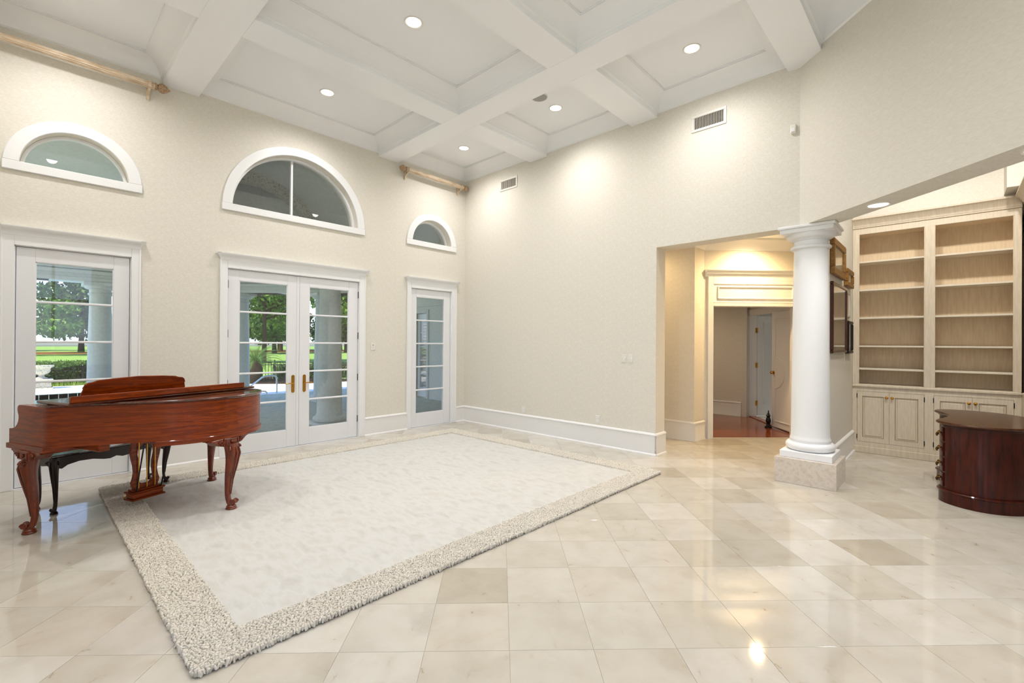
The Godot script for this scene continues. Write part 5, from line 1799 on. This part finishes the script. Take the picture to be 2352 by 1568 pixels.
func porch_column(at: Vector3, label: String) -> void:
	var t := thing("porch_column", label, "column", at, 0.0, "porch columns")
	var g := Geo.new()
	box(g, Vector3(-0.30, 0, -0.30), Vector3(0.30, 0.06, 0.30), 0.006)
	part("plinth", g, M.stucco, t)
	g = Geo.new()
	var p := [Vector2(0.24, 0.06)]
	for i in 11:
		var a := deg_to_rad(lerpf(-90, 90, i / 10.0))
		p.append(Vector2(0.245 + cos(a) * 0.055, 0.115 + sin(a) * 0.055))
	p.append(Vector2(0.24, 0.18))
	lathe(g, p, 36)
	part("base_torus", g, M.stucco, t)
	g = Geo.new()
	column_shaft(g, 0.18, 2.56, 0.225, 0.186)
	part("shaft", g, M.stucco, t)
	g = Geo.new()
	p = [Vector2(0.186, 2.54), Vector2(0.21, 2.555), Vector2(0.222, 2.575), Vector2(0.21, 2.595), Vector2(0.192, 2.60), Vector2(0.192, 2.67), Vector2(0.206, 2.675)]
	for i in 7:
		var a := deg_to_rad(lerpf(-85, 0, i / 6.0))
		p.append(Vector2(0.215 + cos(a) * 0.065, 2.745 + sin(a) * 0.065))
	p.append_array([Vector2(0.28, 2.75), Vector2(0, 2.75)])
	lathe(g, p, 36)
	part("capital", g, M.stucco, t)
	g = Geo.new()
	box(g, Vector3(-0.30, 2.748, -0.30), Vector3(0.30, 2.82, 0.30), 0.006)
	part("abacus", g, M.stucco, t)

func build_outdoors() -> void:
	var Y := -0.08
	var g := Geo.new()
	box(g, Vector3(-7.75, Y - 0.15, -1.95), Vector3(-0.25, Y, 9.0))
	box(g, Vector3(-15.0, Y - 0.15, -3.0), Vector3(-12.1, Y - 0.001, 14.0))
	struct("patio", g, M.patio, "grey green porch paving outside the glazed doors", "patio")
	g = Geo.new()
	box(g, Vector3(-15.0, Y, -0.2), Vector3(-12.1, Y + 0.012, 14.0))
	box(g, Vector3(-12.1, Y - 0.15, -3.0), Vector3(-7.75, Y + 0.012, 2.6))
	box(g, Vector3(-8.3, Y - 0.15, 2.6), Vector3(-7.75, Y + 0.012, 14.0))
	struct("pool_deck", g, M.coping, "sunlit white deck round the pool", "deck")
	# pool
	var pool := thing("swimming_pool", "tiled swimming pool beyond the porch", "pool", Vector3(0, Y, 0), 0.0, "", "")
	g = Geo.new()
	box(g, Vector3(-12.25, -1.6, 2.5), Vector3(-8.2, -1.45, 14.0))
	box(g, Vector3(-12.3, -1.5, 2.5), Vector3(-12.13, -0.16, 14.0))
	box(g, Vector3(-8.27, -1.5, 2.5), Vector3(-8.2, -0.16, 14.0))
	box(g, Vector3(-12.2, -1.5, 2.45), Vector3(-8.2, -0.16, 2.57))
	box(g, Vector3(-12.2, -1.5, 13.9), Vector3(-8.2, -0.16, 14.0))
	part("shell", g, M.poolshell, pool)
	for k in 24:
		for r in 2:
			g = Geo.new()
			box(g, Vector3(-12.13, -0.31 + r * 0.155, 2.62 + k * 0.2), Vector3(-12.10, -0.31 + r * 0.155 + 0.15, 2.62 + k * 0.2 + 0.194), 0.004)
			part("waterline_tile", g, M.pooltile[(k * 7 + r * 5) % 3], pool)
	g = Geo.new()
	box(g, Vector3(-12.12, -0.30, 2.58), Vector3(-8.25, -0.292, 13.9))
	part("water", g, M.poolwater, pool, "pale turquoise water")
	# ground
	g = Geo.new()
	box(g, Vector3(-66, Y - 0.4, -70), Vector3(-15.0, Y - 0.03, 50))
	single("lawn", g, M.lawn, "mown green lawn beyond the pool fence", "grass", "stuff")
	g = Geo.new()
	box(g, Vector3(-14.99, Y - 0.4, -70), Vector3(-9.0, Y - 0.03, -3.5))
	single("side_lawn", g, M.lawn, "mown grass beside the house wing", "grass", "stuff")
	g = Geo.new()
	box(g, Vector3(-15, Y - 0.4, 14.1), Vector3(10.7, Y - 0.05, 80))
	single("garden_lawn", g, M.lawn, "mown grass past the end of the pool", "grass", "stuff")
	g = Geo.new()
	box(g, Vector3(10.71, Y - 0.2, -6), Vector3(24, Y, 22))  # unseen pale ground, added to bounce sunlight onto the ceiling
	box(g, Vector3(3.5, Y - 0.2, 9.31), Vector3(10.71, Y, 22))
	struct("bounce_terrace", g, M.coping, "added pale unseen terrace that bounces sunlight up to the ceiling", "terrace")
	g = Geo.new()
	box(g, Vector3(10.71, Y - 0.4, -60), Vector3(90, Y - 0.05, 80))
	single("rear_lawn", g, M.lawn, "lawn outside the living area windows", "grass", "stuff")
	g = Geo.new()
	box(g, Vector3(-82, Y - 0.4, -90), Vector3(-66.01, Y - 0.03, 60))
	single("straw_bed", g, M.straw, "brown pine straw under the far trees", "ground cover", "stuff")
	g = Geo.new()
	box(g, Vector3(-160, Y - 0.4, -120), Vector3(-82.01, Y - 0.03, 90))
	single("far_lawn", g, M.lawn, "green ground behind the far trees", "grass", "stuff")
	g = Geo.new()
	prism(g, PackedVector2Array([Vector2(-15.3, -3.4), Vector2(-15.3, 1.6), Vector2(-13.4, 0.9), Vector2(-11.6, 0.0), Vector2(-10.6, -1.2), Vector2(-10.4, -3.4)]), Y - 0.1, Y + 0.03, plan(), 0.01)
	single("mulch_bed", g, M.mulch, "dark mulch bed under the sago palm", "mulch", "stuff")
	# porch structure
	porch_column(Vector3(-1.87, Y, 1.73), "stout porch column standing right outside the double doors")
	porch_column(Vector3(-1.87, Y, 4.35), "stout porch column outside the wall between the doors")
	porch_column(Vector3(-5.4, Y, 0.27), "porch column partly hidden behind the stout one")
	porch_column(Vector3(-7.1, Y, 1.74), "porch column at the bend of the outer beam")
	porch_column(Vector3(-7.1, Y, 4.55), "porch column seen through the door behind the piano")
	porch_column(Vector3(-7.1, Y, 7.6), "porch column at the far end of the pool side")
	g = Geo.new()
	var run := [Vector2(-7.1, 9.0), Vector2(-7.1, 1.74), Vector2(-5.4, 0.27), Vector2(-2.9, -1.95)]
	for i in 3:
		var a: Vector2 = run[i]
		var b: Vector2 = run[i + 1]
		var d := (b - a).normalized()
		var n := Vector2(-d.y, d.x)
		prism(g, PackedVector2Array([a - n * 0.22 - d * 0.2, b - n * 0.22 + d * 0.2, b + n * 0.22 + d * 0.2, a + n * 0.22 - d * 0.2]), 2.74, 4.1, plan())
		for o in [[0.25, 2.74, 2.83], [0.28, 2.90, 2.98], [0.30, 3.0, 3.04]]:
			prism(g, PackedVector2Array([a - n * o[0] - d * 0.2, b - n * o[0] + d * 0.2, b + n * o[0] + d * 0.2, a + n * o[0] - d * 0.2]), o[1], o[2], plan(), 0.01)
	for z in [1.73, 4.35]:
		box(g, Vector3(-2.2, 2.74, z - 0.2), Vector3(-0.25, 3.05, z + 0.2), 0.01)
	box(g, Vector3(-2.2, 2.74, 1.93), Vector3(-1.7, 2.86, 4.15))
	struct("porch_beam", g, M.stucco, "white moulded beams resting on the porch columns", "beam")
	g = Geo.new()
	# flat porch ceiling with a barrel vault before the wide half-round window
	var vz := 3.04
	var R := 1.31
	var roof := [Vector2(-1.95, 4.05), Vector2(-1.95, 4.75), Vector2(9.0, 4.75), Vector2(9.0, 4.05), Vector2(vz + R, 4.05), Vector2(vz + R, 3.05)]
	roof.append_array(arc_pts(vz, 3.05, R, 0, 180, 40).slice(1, 40))
	roof.append_array([Vector2(vz - R, 3.05), Vector2(vz - R, 4.05)])
	prism(g, PackedVector2Array(roof), -2.2, -0.25, on_x())
	for w in [[vz + R, vz + R + 0.2], [vz - R - 0.2, vz - R]]:
		box(g, Vector3(-2.2, 3.04, w[0]), Vector3(-0.25, 4.05, w[1]))
	box(g, Vector3(-7.5, 4.05, -1.95), Vector3(-2.2, 4.75, 9.0))
	struct("porch_ceiling", g, M.stucco, "porch ceiling with a barrel vault outside the windows", "ceiling")
	g = Geo.new()
	var band := arc_pts(vz, 3.05, R + 0.002, 0, 180, 40)
	band.append_array(arc_pts(vz, 3.05, R - 0.17, 180, 0, 40))
	prism(g, PackedVector2Array(band), -2.2, -2.02, on_x(), 0.008)
	struct("porch_arch", g, M.stone, "rough plaster arch band at the end of the porch vault", "arch")
	g = Geo.new()
	prism(g, PackedVector2Array(arc_pts(vz, 3.05, R - 0.1, 0, 180, 40)), -2.3, -2.2, on_x())
	struct("porch_tympanum", g, M.stucco, "pale half-round wall inside the porch arch", "wall")
	# wing of the house with a shuttered glazed door
	g = Geo.new()
	box(g, Vector3(-5.2, Y - 0.3, -2.25), Vector3(-4.42, 4.7, -1.95))
	box(g, Vector3(-5.2, Y - 0.3, -5.0), Vector3(-4.95, 4.7, -2.25))
	box(g, Vector3(-3.78, Y - 0.3, -2.25), Vector3(0.0, 4.7, -1.95))
	box(g, Vector3(-4.42, 2.33, -2.25), Vector3(-3.78, 4.7, -1.95))
	box(g, Vector3(-0.25, Y - 0.3, -1.95), Vector3(-0.0, 4.7, -0.26))
	box(g, Vector3(-5.2, 2.47, -1.95), Vector3(-0.25, 2.52, -1.92), 0.004)
	struct("wall_wing", g, M.stucco, "white outside wall of the house wing beyond the porch", "wall")
	var dr := thing("door_6", "outside door with shutters behind its panes", "door", Vector3(0, 0, -1.95), 0.0, "", "structure")
	g = Geo.new()
	for s in [[-4.44, Y, -4.36, 2.38], [-3.84, Y, -3.76, 2.38], [-4.36, 2.29, -3.84, 2.38]]:
		box(g, Vector3(s[0], s[1], -0.02), Vector3(s[2], s[3], 0.03), 0.004)
	part("casing", g, M.stucco, dr)
	g = Geo.new()
	for s in [[-4.36, Y + 0.03, -4.25, 2.28], [-3.92, Y + 0.03, -3.84, 2.28], [-4.25, 2.13, -3.92, 2.28], [-4.25, Y + 0.03, -3.92, 0.2]]:
		box(g, Vector3(s[0], s[1], -0.1), Vector3(s[2], s[3], -0.05), 0.003)
	for k in 4:
		box(g, Vector3(-4.25, 0.2 + 0.386 * (k + 1) - 0.012, -0.09), Vector3(-3.92, 0.2 + 0.386 * (k + 1) + 0.012, -0.06))
	part("door_frame", g, M.door, dr)
	g = Geo.new()
	box(g, Vector3(-4.25, 0.2, -0.08), Vector3(-3.92, 2.13, -0.075))
	part("pane", g, M.glass, dr)
	for k in 22:
		g = Geo.new()
		box(g, Vector3(-4.25, -0.004, -0.03), Vector3(-3.92, 0.004, 0.03), 0.0, Transform3D(Basis(Vector3(1, 0, 0), 0.9), Vector3(0, 0.25 + k * 0.085, -0.17)))
		part("slat", g, M.shutter, dr)
	g = Geo.new()
	box(g, Vector3(-4.5, Y, -0.5), Vector3(-3.7, 2.4, -0.45))
	part("room_wall", g, M.wall, dr)
	# hedge
	g = Geo.new()
	g.col = Color(0.09, 0.155, 0.04)
	box(g, Vector3(-16.2, Y - 0.05, 2.2), Vector3(-15.35, 0.68, 12.0), 0.05)
	for i in 15000:
		var top := rng.randf() < 0.3
		var p := Vector3(rng.randf_range(-16.2, -15.3) if top else -15.33 + rng.randfn() * 0.03, 0.70 + rng.randfn() * 0.03 if top else rng.randf_range(Y, 0.74), rng.randf_range(2.2, 12.0))
		leaves(g, p, Vector3.ONE * 0.02, 1, 0.045, [Color(0.06, 0.12, 0.03), Color(0.10, 0.17, 0.045), Color(0.16, 0.23, 0.07)])
	single("hedge", g, M.leaf, "clipped dark green hedge behind the pool fence", "hedge", "", true)
	g = Geo.new()
	g.col = Color(0.09, 0.155, 0.04)
	box(g, Vector3(-13.6, Y - 0.05, -6.0), Vector3(-12.9, 0.5, -1.3), 0.05)
	box(g, Vector3(-8.4, Y - 0.05, -3.3), Vector3(-7.9, 0.55, -2.4), 0.05)
	for i in 6000:
		var q := rng.randf()
		if q < 0.6:
			leaves(g, Vector3(-12.88 + rng.randfn() * 0.04, rng.randf_range(Y, 0.56), rng.randf_range(-6.0, -1.3)), Vector3.ONE * 0.02, 1, 0.05, [Color(0.06, 0.12, 0.03), Color(0.12, 0.20, 0.05)])
		else:
			leaves(g, Vector3(-8.15, 0.25, -2.9), Vector3(0.35, 0.4, 0.55), 1, 0.05, [Color(0.08, 0.15, 0.035), Color(0.15, 0.24, 0.06)], 0.9)
	single("shrub_border", g, M.leaf, "low green shrubs along the far fence", "shrub", "", true)
	g = Geo.new()
	for i in 2600:
		var p := Vector3(rng.randf_range(-15.2, -14.95), Y, rng.randf_range(1.8, 11.0))
		g.col = [Color(0.22, 0.34, 0.06), Color(0.30, 0.42, 0.09), Color(0.15, 0.25, 0.05)][i % 3]
		var h := rng.randf_range(0.08, 0.20)
		var d := Vector3(rng.randfn() * 0.05, 0, rng.randfn() * 0.05)
		g.tri(p, p + Vector3(0, 0, 0.025), p + d + Vector3(0, h, 0), Vector3.RIGHT, Vector3.RIGHT, Vector3.RIGHT)
	single("border_grass", g, M.leaf, "yellow green grass strip at the foot of the hedge", "grass", "stuff", true)
	# fences of pickets
	for fn in 2:
		var f := thing("iron_fence", ["black iron picket fence before the hedge", "black iron picket fence beside the sago palm"][fn], "fence", Vector3.ZERO, 0.0, "black iron fences")
		var a: Vector2 = [Vector2(-15.22, 2.4), Vector2(-15.0, 1.8)][fn]
		var b: Vector2 = [Vector2(-15.22, 9.5), Vector2(-10.4, -3.2)][fn]
		var len_ := a.distance_to(b)
		var d := (b - a).normalized()
		var hgt: float = [0.55, 0.68][fn]
		g = Geo.new()
		var fx := Transform3D(Basis(Vector3(d.x, 0, d.y), Vector3.UP, Vector3(-d.y, 0, d.x)), Vector3(a.x, Y, a.y))
		for y in [0.10, hgt - 0.03, hgt + 0.06]:
			box(g, Vector3(0, y - 0.014, -0.012), Vector3(len_, y + 0.014, 0.012), 0.0, fx)
		part("rails", g, M.black, f)
		var pk := Geo.new()
		box(pk, Vector3(-0.008, 0, -0.008), Vector3(0.008, hgt + 0.06, 0.008))
		var pm := pk.mesh()
		for k in int(len_ / 0.11):
			var o := MeshInstance3D.new()
			o.name = "picket"
			o.mesh = pm
			o.material_override = M.black
			o.transform = fx * Transform3D(Basis(), Vector3(0.05 + k * 0.11, 0, 0))
			f.add_child(o, true)
		for k in int(len_ / 1.9) + 1:
			g = Geo.new()
			box(g, Vector3(k * 1.9 - 0.035, 0, -0.035), Vector3(k * 1.9 + 0.035, hgt + 0.10, 0.035), 0.004, fx)
			lathe(g, [Vector2(0, 0), Vector2(0.02, 0.0), Vector2(0.035, 0.03), Vector2(0.02, 0.06), Vector2(0, 0.07)], 8, fx * Transform3D(Basis(), Vector3(k * 1.9, hgt + 0.10, 0)))
			part("post", g, M.black, f)
	# sago palm
	var sp := thing("sago_palm", "sago palm with arching fronds beside the pool steps", "palm", Vector3(-12.45, Y, -0.33))
	g = Geo.new()
	var rows := []
	for i in 15:
		var u := i / 14.0
		var row := []
		for k in 14:
			var aa := TAU * k / 14
			var r := (0.17 + 0.05 * sin(u * PI)) * (1.0 + (0.12 if (i + k) % 2 == 0 else 0.0))
			row.append(Vector3(cos(aa) * r, u * 0.80, sin(aa) * r))
		rows.append(row)
	loft(g, rows)
	part("trunk", g, M.bark, sp)
	for k in 40:
		g = Geo.new()
		var az := TAU * k * 0.381966
		var tilt := lerpf(1.25, -0.15, k / 39.0)
		var out := Vector3(cos(az), 0, sin(az))
		var spine := []
		for i in 9:
			var u := i / 8.0
			var ang := tilt - u * u * 0.9
			var L := 0.95 * u
			spine.append(Vector3(0, 0.78, 0) + out * (cos(lerpf(tilt, ang, 0.5)) * L + 0.03) + Vector3(0, sin(lerpf(tilt, ang, 0.5)) * L, 0))
		tube(g, spine, [0.012, 0.011, 0.010, 0.009, 0.008, 0.007, 0.006, 0.004, 0.002], 4)
		var sd := Vector3.UP.cross(out)
		for i in 26:
			var u := lerpf(0.12, 1.0, i / 25.0)
			var fi := u * 8.0
			var i0 := mini(int(fi), 7)
			var p: Vector3 = spine[i0].lerp(spine[i0 + 1], fi - i0)
			var ll := 0.17 * sin(PI * lerpf(0.12, 0.95, u)) + 0.02
			var fw: Vector3 = (spine[i0 + 1] - spine[i0]).normalized()
			for e in [-1.0, 1.0]:
				var tip: Vector3 = p + (sd * e * 0.8 + fw * 0.5 + Vector3(0, 0.25, 0)) * ll
				g.tri(p - fw * 0.008, p + fw * 0.008, tip, Vector3.UP, Vector3.UP, Vector3.UP)
		part("frond", g, M.frond, sp)
	# urn on a pedestal
	var ur := thing("garden_urn", "weathered stone urn on a square pedestal by the pool", "urn", Vector3(-14.3, Y, 5.33))
	g = Geo.new()
	box(g, Vector3(-0.27, 0, -0.27), Vector3(0.27, 0.05, 0.27), 0.01)
	box(g, Vector3(-0.22, 0.05, -0.22), Vector3(0.22, 0.24, 0.22), 0.012)
	box(g, Vector3(-0.27, 0.24, -0.27), Vector3(0.27, 0.32, 0.27), 0.015)
	part("pedestal", g, M.stone, ur)
	g = Geo.new()
	lathe(g, [Vector2(0, 0.32), Vector2(0.15, 0.32), Vector2(0.15, 0.35), Vector2(0.09, 0.38), Vector2(0.06, 0.43), Vector2(0.08, 0.46), Vector2(0.17, 0.50), Vector2(0.21, 0.57), Vector2(0.20, 0.62), Vector2(0.22, 0.67), Vector2(0.29, 0.71), Vector2(0.29, 0.75), Vector2(0.24, 0.75), Vector2(0.18, 0.66), Vector2(0, 0.62)], 28)
	part("bowl", g, M.stone, ur)
	# handrails at the pool steps
	for k in 2:
		g = Geo.new()
		var z: float = [0.0, -0.30][k]
		var sc: float = [1.0, 0.55][k]
		var path := [Vector3(-8.6, Y, 1.30 + z), Vector3(-8.3, 0.12 * sc, 1.16 + z), Vector3(-8.0, 0.42 * sc, 0.90 + z), Vector3(-7.98, 0.455 * sc, 0.82 + z), Vector3(-7.97, 0.465 * sc, 0.60 + z), Vector3(-7.97, 0.44 * sc, 0.54 + z), Vector3(-7.97, 0.38 * sc, 0.505 + z), Vector3(-7.97, Y, 0.50 + z)]
		if k == 1:
			path = [Vector3(-8.0, 0.02, 1.35), Vector3(-7.9, 0.03, 1.0), Vector3(-7.85, 0.02, 0.86), Vector3(-7.84, -0.02, 0.82), Vector3(-7.84, Y, 0.81)]
		tube(g, path, 0.022, 10)
		var o := single("pool_handrail", g, M.steel, ["tall white steel handrail at the pool steps", "low curved steel rail beside the tall handrail"][k], "handrail")
		o.set_meta("group", "pool handrails")
	# trees
	var kinds := [tree_kind(0), tree_kind(1), tree_kind(2)]
	var spots := [[0, -62, 6.2, 1.0], [0, -66, -5.5, 1.1], [1, -77, 0.5, 1.25], [1, -91, 10.5, 1.3], [1, -92, -9, 1.35], [2, -30, -6.4, 1.3], [1, -58, -17, 1.1], [1, -60, -28, 1.1], [1, -62, -39, 1.15], [0, -71, -22.5, 1.15], [1, -74, -34, 1.2], [1, -84, -27, 1.3], [2, -29, -16.5, 1.25]]
	var names := ["pine_tree", "oak_tree", "maple_tree"]
	var labels := ["tall pine with layered light green needles beyond the lawn", "dark leafy tree in the wood beyond the lawn", "yellow green leafy tree standing nearer on the lawn"]
	for i in spots.size():
		var s: Array = spots[i]
		var t := thing(names[s[0]], labels[s[0]], "tree", Vector3(s[1], Y + 0.0, s[2]), i * 1.7, ["pines beyond the lawn", "wood beyond the lawn", "nearer garden trees"][s[0]])
		for k in 2:
			var o := MeshInstance3D.new()
			o.name = ["crown", "trunk"][k]
			o.mesh = kinds[s[0]][k]
			o.material_override = [M.leaf, M.bark][k]
			o.scale = Vector3.ONE * s[3]
			t.add_child(o, true)
